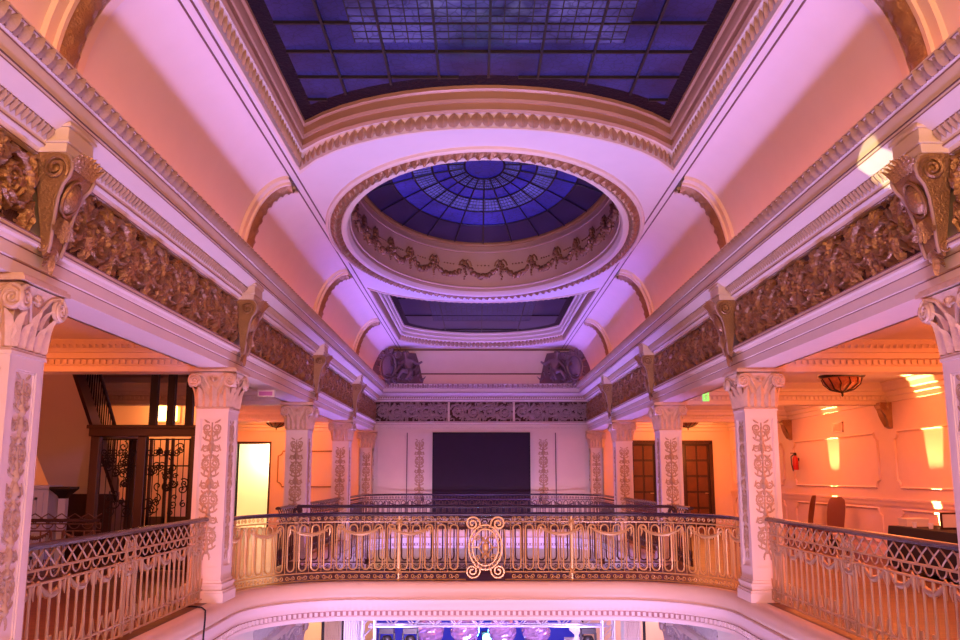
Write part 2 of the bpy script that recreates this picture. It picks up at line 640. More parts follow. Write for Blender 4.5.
# moulded edge of the slab around each opening
EDGE = [(-0.10, 0.004), (0.0, 0.004), (0.03, -0.01), (0.055, -0.05), (0.06, -0.11), (0.05, -0.18), (0.02, -0.235), (0.0, -0.245)]
EDGE2 = [(0.0, -0.245), (0.045, -0.255), (0.05, -0.29), (0.035, -0.33), (0.03, -0.40), (0.02, -0.41)]
EDGE3 = [(0.02, -0.41), (0.02, -0.49), (0.045, -0.495), (0.045, -0.545), (0.0, -0.56), (-0.12, -0.56)]
for k, ed in enumerate((edge1, edge2)):
    t = struct('trim_%d' % (k + 1), MB().loft([[(*p, z) for p in ed(o)] for o, z in EDGE], close_u=True), M_TAN, 35)
    struct('slab_moulding', MB().loft([[(*p, z) for p in ed(o)] for o, z in EDGE2], close_u=True), M_SLAB, 35, t)
    mb = MB().loft([[(*p, z) for p in ed(o)] for o, z in EDGE3], close_u=True)
    ring = ed(0.03)
    acc = 0.0
    for a, b in zip(ring, ring[1:] + ring[:1]):
        a, b = Vector((*a, 0)), Vector((*b, 0))
        d = b - a
        L = d.length
        if L < 1e-6:
            continue
        tt = d.normalized()
        nn = Vector((-tt.y, tt.x, 0))
        s = (-acc) % 0.085
        while s < L:
            p = a + tt * s
            mb.loft([[p + tt * q + nn * e + Vector((0, 0, z)) for q in (-0.022, 0.022)] for e, z in ((0, -0.42), (0.03, -0.42), (0.03, -0.475), (0, -0.475))])
            mb.add([p + tt * q + nn * e + Vector((0, 0, z)) for q in (-0.022, 0.022) for e, z in ((0, -0.42), (0.03, -0.42), (0.03, -0.475), (0, -0.475))], [(0, 1, 2, 3), (4, 7, 6, 5)])
            s += 0.085
        acc += L
    struct('dentil_band', mb, M_SLAB, None, t)
    struct('dentil_ground', MB().loft([[(*p, z) for p in ed(o)] for o, z in ((0.022, -0.415), (0.022, -0.485))], close_u=True), M_GAP, 35, t)

# ================================================================== MAIN CEILING
XC = 2.70
cove = [(XC + (W - XC) * cos(t), ZC - 0.06 + (ZT - ZC + 0.06) * sin(t)) for t in np.linspace(0, pi / 2, 16)]
YC, OA, OB = 15.4, 2.66, 4.72    # oval
SX = 2.52
RA = 2.78                        # end arcs of the long skylights


def arc_near(x, i):              # far end of the near skylight
    R = RA + i * 1.3
    return 10.03 + RA - math.sqrt(max(0, R * R - x * x))


def arc_far0(x, i):              # near end of the far skylight (mirror of the one above)
    return 2 * YC - arc_near(x, i)


def arc_far1(x, i):
    R = RA - i * 1.3
    return 28.25 - RA + math.sqrt(max(0, R * R - x * x)) - 0.0


def outline_near(i, n=18):
    x = SX - i
    xs = np.linspace(x, -x, n)
    return [(-x, 0.6 + i), (x, 0.6 + i)] + [(q, arc_near(q, i)) for q in xs]


def outline_far(i, n=18):
    x = SX - i
    xs = np.linspace(-x, x, n)
    return [(q, arc_far0(q, i)) for q in xs] + [(q, arc_far1(q, i)) for q in xs[::-1]]


def oval(k, db=None, n=72):
    db = k if db is None else db
    return [((OA - k) * cos(2 * pi * i / n), YC + (OB - db) * sin(2 * pi * i / n)) for i in range(n)]


mb = MB()
for sx in (-1, 1):
    mb.loft([[(sx * x, YN, z), (sx * x, YB, z)] for x, z in cove])
slab(mb, [(-XC, YN), (XC, YN), (XC, YB), (-XC, YB)], [outline_near(0), oval(0), outline_far(0)], ZT)
ceil = struct('ceiling', mb, M_CEIL, 30)
# grooves painted along the flat border
mb = MB()
for sx in (-1, 1):
    for x, z in ((XC - 0.005, ZT - 0.002), (XC - 0.11, ZT - 0.004)):
        mb.box(sx * x - 0.009, sx * x + 0.009, YN, YB, z - 0.008, z + 0.01)
struct('trim_3', mb, M_GROOVE)

# transverse cove ribs at each column line
ribm, ribg = MB(), MB()


def cove_pt(t, off):
    x = XC + (W - XC - off) * cos(t)
    z = ZC - 0.06 + (ZT - ZC + 0.06 - off) * sin(t)
    return x, z


for sx in (-1, 1):
    ribs = MB()
for k, y in enumerate(CY):
    yc = y + CD / 2
    for sx in (-1, 1):
        r = MB()
        for y0, y1, o in ((-0.32, -0.20, 0.05), (-0.20, -0.15, 0.085), (0.15, 0.20, 0.085), (0.20, 0.32, 0.05)):
            T = np.linspace(0.0, pi / 2, 15)
            rows = []
            for t in T:
                xa, za = cove_pt(t, 0.0)
                xb, zb = cove_pt(t, o)
                rows.append([(sx * xa, yc + y0, za), (sx * xb, yc + y0, zb), (sx * xb, yc + y1, zb), (sx * xa, yc + y1, za)])
            r.loft(rows)
        rib = struct('trim_%d' % (10 + k * 2 + (sx > 0)), r, M_PLASTER, 30)
        g = MB()
        rows = []
        for t in np.linspace(0, pi / 2, 40):
            row = []
            for j in range(9):
                q = j / 8
                h = 0.04 + 0.022 * sin(t * 40) * sin(pi * q * 4) + 0.10 * sin(pi * q)
                x, z = cove_pt(t, h)
                row.append((sx * x, yc - 0.15 + 0.30 * q, z))
            rows.append(row)
        struct('guilloche_band', g.loft(rows), M_GILT, 60, rib)

# ================================================================== ENTABLATURE (sweeps round three sides)


def sweep(prof, m, name, smooth=25, parent=None):
    rows = [[(-(W - o), YN, z), (-(W - o), YB - max(o, 0.012), z), (W - o, YB - max(o, 0.012), z), (W - o, YN, z)] for o, z in prof]
    return struct(name, MB().loft(rows), m, smooth, parent)


sweep([(-0.42, ZA), (0.0, ZA), (0.0, 3.085), (0.022, 3.09), (0.022, 3.185), (0.035, 3.19), (0.05, 3.215), (0.075, 3.23), (0.085, 3.265), (0.085, ZF0), (0.0, ZF0)], M_PLASTER, 'trim_4')
bed = sweep([(0.0, ZF1), (0.045, 3.905), (0.06, 3.95), (0.095, 3.96), (0.10, 4.00), (0.16, 4.085), (0.176, 4.09), (0.29, 4.16), (0.30, 4.185), (0.30, 4.325), (0.325, 4.335), (0.325, 4.35), (0.375, 4.435), (0.385, 4.44), (0.385, ZC), (0.0, ZC)], M_PLASTER, 'trim_5')
ln = sweep([(0.302, 4.182), (0.308, 4.186), (0.303, 4.196)], M_GROOVE, 'trim_6')
for o, z in ((0.001, 3.083), (0.024, 3.186), (0.052, 3.222), (0.086, 3.25), (0.086, 3.284), (0.047, 3.912), (0.097, 3.972), (0.163, 4.087), (0.292, 4.166), (0.303, 4.318), (0.327, 4.345), (0.383, 4.436)):
    sweep([(o, z - 0.006), (o + 0.004, z), (o, z + 0.006)], M_GLAZE, 'glaze_line', None, bed)
mb = MB()
mc = MB()
segs = []
for sx in (-1, 1):
    segs.append((Vector((sx * W, 0, 0)), Vector((0, 1, 0)), Vector((-sx, 0, 0)), 2.0, YB))
segs.append((Vector((0, YB, 0)), Vector((1, 0, 0)), Vector((0, -1, 0)), -W, W))
for base, t, n, s0, s1 in segs:
    m = 0.36
    cnt = int((s1 - s0 - 2 * m) / 0.078)
    for i in range(cnt + 1):
        s = s0 + m + (s1 - s0 - 2 * m) * i / cnt
        u = (n * 0.06 + Vector((0, 0, 0.105))).normalized()
        nn = (n - Vector((0, 0, 0.55))).normalized()
        mb.tongue(base + t * s + n * 0.318 + Vector((0, 0, 4.335)), t, nn, u, 0.11 if i % 2 else 0.075, 0.128 if i % 2 else 0.105, 0.04 if i % 2 else 0.022, lobes=0.25, nv=6)
    m = 0.14
    cnt = int((s1 - s0 - 2 * m) / 0.075)
    for i in range(cnt + 1):
        s = s0 + m + (s1 - s0 - 2 * m) * i / cnt
        a = base + t * s
        p = [a + n * 0.095 + Vector((0, 0, 3.995)), a + n * 0.158 + Vector((0, 0, 4.085))]
        for q in (-1, 1):
            mc.add([p[0] + n * 0.02 + t * 0.0, p[0] + t * (q * 0.03) + n * 0.03 + Vector((0, 0, 0.03)), p[1] + t * (q * 0.03) + n * 0.02, p[1] + n * 0.012 - Vector((0, 0, 0.035))], [(0, 1, 2, 3)])
struct('acanthus_leaf_band', mb, M_ORN, 50, bed)
struct('leaf_tongue_band', mc, M_RELIEF, None, bed)

for sx in (-1, 1):
    struct('trim_%d' % (56 if sx < 0 else 57), MB().box(sx * (W + 0.002), sx * (W + 0.38), YN, YB, ZF0 - 0.02, ZF1 + 0.3), M_PLASTER)
# soffit boards between architrave and gallery side
for sx, nm in ((-1, 'left'), (1, 'right')):
    mb = MB().box(sx * (W + 0.42), sx * (W + 0.39), YN, YB, ZA - 0.0, ZG)
    mb.box(sx * (W + 0.46), sx * (W + 0.42), YN, YB, 3.20, 3.36)
    struct('trim_%d' % (7 if sx < 0 else 8), mb, M_PLASTER)

# ------------------------------------------------------------------ frieze panels
side_word = {-1: 'lift side', 1: 'uplit wall side'}
bays = [('nearest the camera before the first scroll bracket', 0.65 + .25, 6.5), ('between the first and second scroll brackets', 6.5, 12.1), ('between the second and third scroll brackets', 12.1, 17.7),
        ('between the third and fourth scroll brackets', 17.7, 23.3), ('beyond the fourth scroll bracket', 23.3, YB)]
rel_cache = {}


def frieze(label, L, fn, seed, loc, res, m=None):
    m = m or M_GILT
    key = (round(L, 2), res)
    if key not in rel_cache:
        g0 = relief_grid(rinceaux(L, ZF1 - ZF0, seed), L, ZF1 - ZF0, res)
        rg = random.Random(seed)
        hh = ZF1 - ZF0
        fine = [leafstroke(rg.uniform(-L / 2, L / 2), rg.uniform(0.03, 0.97) * hh, rg.uniform(0, 6.28), rg.uniform(0.05, 0.09), rg.uniform(0.009, 0.014), rg.uniform(-2, 2), 4) for _ in range(int(L * 210))]
        g1 = relief_grid(fine, L, hh, res)
        rel_cache[key] = (g0[0], g0[1], g0[2] + g1[2] * (0.45 if m is M_GILT else 0.0))
    g = rel_cache[key]
    t = thing('frieze_panel', label, 'carved frieze', loc, 'carved acanthus friezes below the cornice')
    U, Vv, H = g
    bk = MB()
    bk.loft([[fn(-L / 2, 0, 0.004), fn(L / 2, 0, 0.004)], [fn(-L / 2, ZF1 - ZF0, 0.004), fn(L / 2, ZF1 - ZF0, 0.004)]])
    ob('backing', bk, M_GILT_D, t)
    ob('acanthus_scroll', relief_mesh(MB(), g, lambda u, v, h: fn(u, v, h + 0.004), 3.0, 0.17), m, t, 60)


for sx in (-1, 1):
    for k, (txt, y0, y1) in enumerate(bays):
        y0 += 0.0 if k == 0 else 0.215
        y1 -= 0.215 if k < 4 else 0.12
        L = y1 - y0
        ym = (y0 + y1) / 2
        frieze('gilded acanthus frieze on the %s, %s' % (side_word[sx], txt), L,
               lambda u, v, h, s=sx, ym=ym: (s * (W - h), ym + u, ZF0 + v), 3 + k, (sx * W, ym, ZF0), (0.012, 0.013, 0.016, 0.022, 0.03)[k])
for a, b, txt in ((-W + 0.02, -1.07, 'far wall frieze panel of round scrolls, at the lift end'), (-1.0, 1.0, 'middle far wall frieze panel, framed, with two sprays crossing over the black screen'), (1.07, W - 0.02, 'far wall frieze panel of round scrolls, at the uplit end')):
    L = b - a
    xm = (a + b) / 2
    frieze('brown carved ' + txt, L, lambda u, v, h, xm=xm: (xm + u, YB - h, ZF0 + v), 11, (xm, YB, ZF0), 0.022, M_FRIEZE_LIT)
mb = MB()
for x in (-1.035, 1.035):
    mb.box(x - 0.03, x + 0.03, YB - 0.06, YB, ZF0, ZF1)
struct('trim_9', mb, M_PLASTER)

# ------------------------------------------------------------------ scroll brackets


def bracket(sx, yc, label):
    t = thing('scroll_bracket', label, 'bracket', (sx * W, yc, 3.15), 'scroll brackets over the columns')
    prof = [(0.015, 3.92), (0.20, 3.92), (0.255, 3.90), (0.285, 3.86), (0.29, 3.80), (0.27, 3.745), (0.225, 3.69), (0.19, 3.60), (0.17, 3.50), (0.155, 3.40), (0.145, 3.32), (0.135, 3.25), (0.12, 3.19), (0.10, 3.16), (0.09, 3.17)]

    def wid(z):
        return 0.11 + 0.09 * max(0, min(1, (z - 3.2) / 0.6))
    rows = [[(sx * (W - o), yc + s * wid(z), z) for s in (-1, 1)] for o, z in prof]
    b = MB()
    b.loft(rows)
    for s in (-1, 1):
        b.add([(sx * (W - o), yc + s * wid(z), z) for o, z in prof], [tuple(range(len(prof)))])
    ob('scroll_body', b, M_GILT, t, 40)
    rb = MB()
    for s in (-1, 1):
        rb.tube([(sx * (W - o - 0.008), yc + s * (wid(z) - 0.012), z) for o, z in prof[1:-2]], 0.016, 6)
    ob('edge_rib', rb, M_ORN, t, 60)
    for s in (-1, 1):
        vol = MB().tube([(sx * (W - 0.18 - u), yc + s * (wid(3.8) + 0.004), 3.80 + v) for u, v, r in spiral(0, 0, 0.10, 0.02, -0.6, 2.0, 1)], 0.015, 5)
        ob('volute', vol, M_GILT, t, 60)
        vol = MB().tube([(sx * (W - 0.09 - u), yc + s * (wid(3.25) + 0.004), 3.23 + v) for u, v, r in spiral(0, 0, 0.045, 0.012, 2, 1.6, -1)], 0.010, 5)
        ob('volute', vol, M_GILT, t, 60)
    # broad front leaf with an oval boss, and a leafy roll on top
    bo = MB()
    cz, co = 3.62, 0.225
    nn = Vector((-sx * 0.93, 0, -0.36))
    up = Vector((-sx * 0.36, 0, 0.93))
    tt = Vector((0, 1, 0))
    c0 = Vector((sx * (W - co), yc, cz))
    rows = [[c0 + tt * (0.095 * q * cos(a)) + up * (0.12 * q * sin(a)) + nn * h for a in np.linspace(0, 2 * pi, 20, endpoint=False)] for q, h in ((0.02, 0.05), (0.5, 0.045), (0.85, 0.025), (1.0, -0.01))]
    bo.loft(rows, close_u=True)
    bo.tube([c0 + tt * (0.11 * cos(a)) + up * (0.14 * sin(a)) for a in np.linspace(0, 2 * pi, 20, endpoint=False)], 0.016, 5, closed=True)
    ob('oval_boss', bo, M_GILT, t, 50)
    lf, lf2 = MB(), MB()
    for k in range(7):
        q = (k - 3) / 3
        lf.tongue((sx * (W - 0.275), yc + q * 0.15, 3.80), (0, 1, 0), (-sx, 0, 0), (-sx * 0.35, q * 0.35, 0.95), 0.075, 0.15 - 0.03 * abs(q), 0.03, curl=0.05)
        lf2.tongue((sx * (W - 0.17), yc + q * 0.06, 3.46), (0, 1, 0), (-sx, 0, 0), (sx * 0.15, q * 0.75, -0.9), 0.05, 0.20 - 0.06 * abs(q), 0.025, curl=0.03)
    ob('leaf_crest', lf, M_GILT, t, 60)
    ob('acanthus_leaf', lf2, M_GILT, t, 60)
    pend = MB()
    for q in range(4):
        for s in (-1, 1):
            pend.tongue((sx * (W - 0.11 + q * 0.012), yc + s * 0.02, 3.24 - q * 0.035), (0, 0, 1), (-sx, 0, 0), (0, s, -0.7), 0.05, 0.08 - q * 0.012, 0.02)
    pend.tongue((sx * (W - 0.1), yc, 3.2), (0, 1, 0), (-sx, 0, 0), (0, 0, -1), 0.07, 0.16, 0.03)
    ob('leaf_pendant', pend, M_GILT, t, 60)
    cb = MB()
    for o, z0, z1, w_ in ((0.255, 3.92, 3.99, 0.21), (0.275, 3.99, 4.015, 0.225), (0.265, 4.015, 4.11, 0.215), (0.285, 4.11, 4.135, 0.23), (0.27, 4.135, 4.165, 0.22)):
        cb.box(sx * (W - o), sx * (W - 0.04), yc - w_, yc + w_, z0, z1)
    ob('cap_block', cb, M_PLASTER, t, None, 0.006)
    return t


ordn = ['first', 'second', 'third', 'fourth']
for sx in (-1, 1):
    for k in range(1, 5):
        bracket(sx, CY[k] + CD / 2, 'gilded scroll bracket, %s from the camera on the %s' % (ordn[k - 1], side_word[sx]))

# ================================================================== COLUMNS
PW, PH = 0.28, 1.86
cand = relief_grid(candelabra(PW, PH), PW, PH, 0.0062)


def face_fn(cx, cy, hx, hy, side, out=0.0):
    """map (u, v, h) on one of the four faces of a rectangular shaft"""
    nx, ny = ((0, -1), (1, 0), (0, 1), (-1, 0))[side]
    tx, ty = -ny, nx
    d = (hy if side in (0, 2) else hx) + out
    return lambda u, v, h: (cx + nx * (d + h) + tx * u, cy + ny * (d + h) + ty * u, v)


def capital_mesh(b, cx, cy, hx, hy, z0, z1, sides=(0, 1, 2, 3), orn=None):
    H = z1 - z0
    rows = []
    for e, s in ((0.0, 0.0), (0.012, 0.03), (0.0, 0.06), (0.0, 0.45), (0.02, 0.7), (0.06, 0.86), (0.075, 0.88)):
        z = z0 + H * s
        rows.append([(cx + a * (hx + e), cy + c * (hy + e), z) for a, c in ((-1, -1), (1, -1), (1, 1), (-1, 1))])
    b.loft(rows, close_u=True)
    b.box(cx - hx - 0.11, cx + hx + 0.11, cy - hy - 0.11, cy + hy + 0.11, z0 + H * 0.90, z0 + H * 0.96)
    b.box(cx - hx - 0.09, cx + hx + 0.09, cy - hy - 0.09, cy + hy + 0.09, z0 + H * 0.96, z1)
    for sd in sides:
        f = face_fn(cx, cy, hx, hy, sd)
        half = hx if sd in (0, 2) else hy
        P = lambda u, v, h: Vector(f(u, z0 + v * H, h))
        tt = P(1, 0, 0) - P(0, 0, 0)
        nn = P(0, 0, 1) - P(0, 0, 0)
        up = Vector((0, 0, 1))
        for s in (-1, 1):
            # corner volute seen face on
            c = (s * (half + 0.02), 0.68)
            sp = spiral(0, 0, 0.088, 0.012, pi / 2, 2.1, -s)
            orn.tube([P(c[0], c[1], 0.085) + tt * u + up * v for u, v, r in sp], 0.017, 6)
            disc = [P(c[0], c[1], 0.055) + tt * (0.085 * cos(q * pi / 8)) + up * (0.085 * sin(q * pi / 8)) for q in range(16)]
            disc2 = [p + nn * 0.03 for p in disc]
            b.loft([disc, disc2], close_u=True)
            b.add(disc2, [tuple(range(16))])
            # stem rising from the leaves to the volute
            orn.tube([P(s * 0.03, 0.42, 0.012), P(s * 0.08, 0.62, 0.03), P(s * (half - 0.08), 0.80, 0.05), P(s * (half + 0.01), 0.855, 0.08)], 0.014, 5)
            orn.tongue(P(s * (half - 0.03), 0.05, 0.0), tt, nn, up, 0.13, H * 0.50, 0.03, lobes=0.25, curl=0.06)
            orn.tongue(P(s * half * 0.45, 0.05, 0.0), tt, nn, up, 0.12, H * 0.36, 0.03, lobes=0.25, curl=0.05)
            orn.tongue(P(s * half * 0.5, 0.36, 0.0), tt, nn, (up + tt * (s * 0.4)).normalized(), 0.08, H * 0.34, 0.02, lobes=0.25, curl=0.06)
        orn.tongue(P(0, 0.05, 0.0), tt, nn, up, 0.14, H * 0.55, 0.03, lobes=0.25, curl=0.06)
        for q in range(7):
            a = pi * (0.06 + 0.88 * q / 6)
            orn.tongue(P(0, 0.68, 0.03), (up * cos(a) - tt * sin(a)) if False else Vector(tt) * sin(a) + up * -cos(a) * 0, nn, tt * cos(a) + up * sin(a), 0.03, 0.085, 0.02)
        orn.ball(P(0, 0.70, 0.04), 0.026, 5)


def build_column(cx, cy, label, group, sides=(0, 1, 2, 3), hx=CW / 2, hy=CD / 2, name='column'):
    t = thing(name, label, 'column' if name == 'column' else 'pilaster', (cx, cy, 0), group)
    b = MB()
    for e, z0, z1 in ((0.055, 0.0, 0.12), (0.045, 0.12, 0.15), (0.03, 0.16, 0.20), (0.04, 0.20, 0.235), (0.015, 0.235, 0.27)):
        b.box(cx - hx - e, cx + hx + e, cy - hy - e, cy + hy + e, z0, z1)
    b.box(cx - hx - 0.02, cx + hx + 0.02, cy - hy - 0.02, cy + hy + 0.02, 0.15, 0.16)
    ob('base', b, M_PLASTER, t, None, 0.008)
    s = MB()
    i = 0.022
    s.box(cx - hx + i, cx + hx - i, cy - hy + i, cy + hy - i, 0.27, 2.43)
    for sd in sides:
        half = hx if sd in (0, 2) else hy - i
        f = face_fn(cx, cy, hx - i, hy - i, sd)
        pw = PW / 2 + 0.012

        def fb(u0, u1, v0, v1, d=i):
            vs = [f(u, v, h) for u in (u0, u1) for v in (v0, v1) for h in (-0.002, d)]
            s.add(vs, [(0, 1, 3, 2), (4, 6, 7, 5), (0, 4, 5, 1), (2, 3, 7, 6), (1, 5, 7, 3)])
        fb(-half, -pw, 0.27, 2.43)
        fb(pw, half, 0.27, 2.43)
        fb(-pw, pw, 0.27, 0.43)
        fb(-pw, pw, 2.33, 2.43)
        for u0, u1, v0, v1 in ((-pw, -pw + 0.015, 0.43, 2.33), (pw - 0.015, pw, 0.43, 2.33), (-pw, pw, 0.43, 0.445), (-pw, pw, 2.315, 2.33)):
            fb(u0, u1, v0, v1, i * 0.5)
    s.box(cx - hx - 0.012, cx + hx + 0.012, cy - hy - 0.012, cy + hy + 0.012, 2.425, 2.45)
    ob('shaft', s, M_PLASTER, t)
    for sd in sides:
        f = face_fn(cx, cy, hx - i, hy - i, sd)
        ob('gilded_relief', relief_mesh(MB(), cand, lambda u, v, h: f(u, v + 0.45, h), 1.3, 0.16), M_RELIEF, t, 60)
    b, o = MB(), MB()
    capital_mesh(b, cx, cy, hx, hy, 2.45, ZA, sides, o)
    c = ob('capital', b, M_CAPITAL, t, 30)
    ob('capital_leaf', o, M_CAPITAL, c, 60)
    return t


proto = None
where = {(-1, 1): 'cut off at the picture edge beside the railing', (1, 1): 'cut off at the picture edge beside the railing'}
for sx in (-1, 1):
    for k in range(1, 5):
        cx, cy = sx * (W + CW / 2), CY[k] + CD / 2
        lab = 'square column with gilded arabesques, %s from the camera on the %s' % (ordn[k - 1], side_word[sx])
        if proto is None:
            proto = build_column(cx, cy, lab, 'square columns of the gallery')
        else:
            c = copy_tree(proto)
            c.location = (cx, cy, 0)
            c['label'] = lab
for sx in (-1, 1):
    build_column(sx * (W + CW / 2), YB - 0.175, 'cream engaged pilaster on the far wall at the %s end of the colonnade' % ('lift' if sx < 0 else 'uplit'), 'engaged end pilasters', (0, 1, 3), CW / 2, 0.06, 'pilaster')

# ================================================================== WALLS


def wall_y(mb, x0, x1, y0, y1, z0, z1, holes):
    """box wall along x with rectangular holes (hx0, hx1, hz0, hz1)"""
    xs = sorted({x0, x1, *[h[0] for h in holes], *[h[1] for h in holes]})
    for a, b in zip(xs[:-1], xs[1:]):
        zz = sorted([(h[2], h[3]) for h in holes if h[0] <= a and h[1] >= b])
        z = z0
        for c, d in zz:
            if c > z:
                mb.box(a, b, y0, y1, z, c)
            z = d
        if z < z1:
            mb.box(a, b, y0, y1, z, z1)
    return mb


RDOORS = ((4.70, 5.52), (6.36, 7.24))
YD = (-7.70, -6.68)
holes_b = [(a, b, 0.0, 2.62) for a, b in RDOORS] + [(YD[0], YD[1], 0.0, 2.58)]
struct('wall_back', wall_y(MB(), -W, W, YB, YB + 0.25, -0.4, 6.4, []), M_PLASTER)
struct('wall_back_gallery_right', wall_y(MB(), W, XR, YB, YB + 0.25, -0.4, ZG, [h for h in holes_b if h[0] > 0]), M_WALL)
struct('wall_back_gallery_left', wall_y(MB(), XL, -W, YB, YB + 0.25, -0.4, ZG, [h for h in holes_b if h[0] < 0]), M_WALL)
struct('wall_right', MB().box(XR, XR + 0.25, YN, YB, -0.4, ZG), M_WALL)
struct('wall_left', MB().box(XL - 0.25, XL, YN, YB, -0.4, 5.2), M_WALL)
struct('wall_front', MB().box(XL, XR, YN - 0.25, YN, -0.4, 5.7), M_WALL)
struct('wall_stair', MB().box(XL, -5.75, 20.2, 20.35, 0, 5.2), M_WALL)
struct('ceiling_gallery_right', MB().box(W + 0.42, XR, YN, YB, ZG, ZG + 0.15), M_CEIL)
mb = MB().box(XL, -W - 0.42, YN, 12.3, ZG, ZG + 0.15)
mb.box(-4.9, -W - 0.42, 12.3, 17.8, ZG, ZG + 0.15)
mb.box(XL, -W - 0.42, 17.8, YB, ZG, ZG + 0.15)
struct('ceiling_gallery_left', mb, M_CEIL)
struct('ceiling_stair', MB().box(XL, -W - 0.42, 12.3, 20.35, 5.2, 5.3), M_CEIL)
struct('wall_stair_side', MB().box(-4.9, -4.8, 12.3, 17.8, ZG + 0.15, 5.2), M_WALL)

# beams across the galleries at each column line, with egg and dentil bands
tn = 30
for k, y in enumerate(CY):
    for sx in (-1, 1):
        x0, x1 = sx * (W + 0.44), (XR if sx > 0 else XL)
        yc = y + CD / 2
        lo, hi = min(x0, x1), max(x0, x1)
        b = MB()
        prof = [(0.18, 2.95), (0.18, 3.02), (0.20, 3.03), (0.20, 3.11), (0.25, 3.12), (0.25, 3.19), (0.28, 3.20), (0.28, 3.25), (0.33, 3.30), (0.36, 3.34), (0.36, 3.36)]
        for s in (-1, 1):
            b.loft([[(lo, yc + s * o, z), (hi, yc + s * o, z)] for o, z in prof])
        b.add([(lo, yc - 0.18, 2.95), (hi, yc - 0.18, 2.95), (hi, yc + 0.18, 2.95), (lo, yc + 0.18, 2.95)], [(0, 1, 2, 3)])
        n = int((hi - lo) / 0.085)
        for s in (-1, 1) if k == 2 else (-1,):
            for i in range(n):
                x = lo + (i + 0.5) * (hi - lo) / n
                b.box(x - 0.022, x + 0.022, min(yc + s * 0.2, yc + s * 0.235), max(yc + s * 0.2, yc + s * 0.235), 3.045, 3.105)
                if k < 3:
                    b.tongue((x, yc + s * 0.285, 3.255), (1, 0, 0), (0, s, -0.5), (0, s * 0.6, 0.7), 0.07, 0.07, 0.02, nv=4, nu=2)
        struct('beam_%d' % (tn), b, M_PLASTER)
        tn += 1

# cornice along outer gallery wall and far gallery wall
mb = MB()
prof = [(0.0, 2.98), (0.03, 2.99), (0.03, 3.08), (0.07, 3.1), (0.07, 3.18), (0.12, 3.2), (0.14, 3.28), (0.2, 3.34), (0.2, 3.36)]
mb.loft([[(XR - o, YN, z), (XR - o, YB - o, z), (W + 0.46, YB - o, z)] for o, z in prof])
struct('trim_50', mb, M_PLASTER, 25)
mb = MB()
mb.loft([[(-W - 0.46, YB - o, z), (XL + o, YB - o, z), (XL + o, 20.4, z)] for o, z in prof])
struct('trim_51', mb, M_PLASTER, 25)

# framed wall panels, dado and baseboard on the uplit wall
mb = MB()


def frame_path(u0, u1, v0, v1, c):
    q = []
    for cu, cv, a in ((u1, v1, pi), (u0, v1, 1.5 * pi), (u0, v0, 0), (u1, v0, pi / 2)):
        for i in range(5):
            t = a + (pi / 2) * (4 - i) / 4 if True else a
            q.append((cu + c * cos(t + 0), cv + c * sin(t + 0)))
    return q


def notched(u0, u1, v0, v1, c):
    """rectangle with concave quarter-round corners"""
    q = []
    for cu, cv, a0, a1 in ((u0, v0, pi / 2, 0), (u1, v0, pi, pi / 2), (u1, v1, 1.5 * pi, pi), (u0, v1, 2 * pi, 1.5 * pi)):
        for i in range(5):
            t = a0 + (a1 - a0) * i / 4
            q.append((cu + c * cos(t), cv + c * sin(t)))
    return q


for k in range(5):
    y0 = CY[k] + 0.25 + 0.38 if k else 1.0
    y1 = (CY[k + 1] if k < 4 else YB - 0.25) + 0.25 - 0.38
    if k == 0:
        y1 = CY[1] - 0.1
    for v0, v1 in ((1.36, 2.42), (0.3, 0.95)):
        pts = notched(y0, y1, v0, v1, 0.14)
        mb.tube([(XR - 0.012, u, v) for u, v in pts], 0.024, 6, closed=True)
mb.box(XR - 0.05, XR, YN, YB, 1.10, 1.15)
mb.box(XR - 0.03, XR, YN, YB, 1.02, 1.10)
struct('trim_52', mb, M_WALL, 40)
struct('baseboard_right', MB().box(XR - 0.03, XR, YN, YB, 0, 0.18), M_WALL)
mb = MB()
for x0, x1 in ((-6.4, -4.3),):
    pts = notched(x0, x1, 1.25, 2.35, 0.14)
    mb.tube([(u, YB - 0.012, v) for u, v in pts], 0.022, 6, closed=True)
mb.tube([(u, YB - 0.012, v) for u, v in notched(-8.7, -7.95, 1.25, 2.35, 0.12)], 0.02, 6, closed=True)
struct('trim_53', mb, M_GILT, 40)

# ---- far wall dressing: panel strips, pilasters with relief, black screen
mb = MB()
for s in (-1, 1):
    for x0, x1 in ((2.40, 3.30),):
        a, b = sorted((s * x0, s * x1))
        mb.box(a, a + 0.03, YB - 0.03, YB, 0.5, 2.85)
        mb.box(b - 0.03, b, YB - 0.03, YB, 0.5, 2.85)
        mb.box(a, b, YB - 0.03, YB, 2.82, 2.85)
        mb.box(a, b, YB - 0.03, YB, 0.5, 0.53)
struct('trim_54', mb, M_PLASTER)
struct('baseboard_back', MB().box(-W, W, YB - 0.03, YB, 0, 0.25), M_PLASTER)
for s in (-1, 1):
    t = thing('wall_pilaster', 'flat cream pilaster with gilded arabesque, %s edge of the black screen' % ('lift side' if s < 0 else 'uplit side'), 'pilaster', (s * 1.95, YB, 0.25), 'flat pilasters framing the screen')
    b = MB().box(s * 1.95 - 0.30, s * 1.95 + 0.30, YB - 0.05, YB - 0.022, 0.25, 2.92)
    b.box(s * 1.95 - 0.2, s * 1.95 - 0.17, YB - 0.065, YB - 0.022, 0.4, 2.85)
    b.box(s * 1.95 + 0.17, s * 1.95 + 0.2, YB - 0.065, YB - 0.022, 0.4, 2.85)
    ob('shaft', b, M_PLASTER, t)
    ob('gilded_relief', relief_mesh(MB(), cand, lambda u, v, h: (s * 1.95 + u * 1.2, YB - 0.05 - h, 0.5 + v * 1.2), 1.3, 0.16), M_RELIEF, t, 60)
t = thing('screen', 'large black projection screen filling the middle of the far wall', 'screen', (0, YB, 0.3))
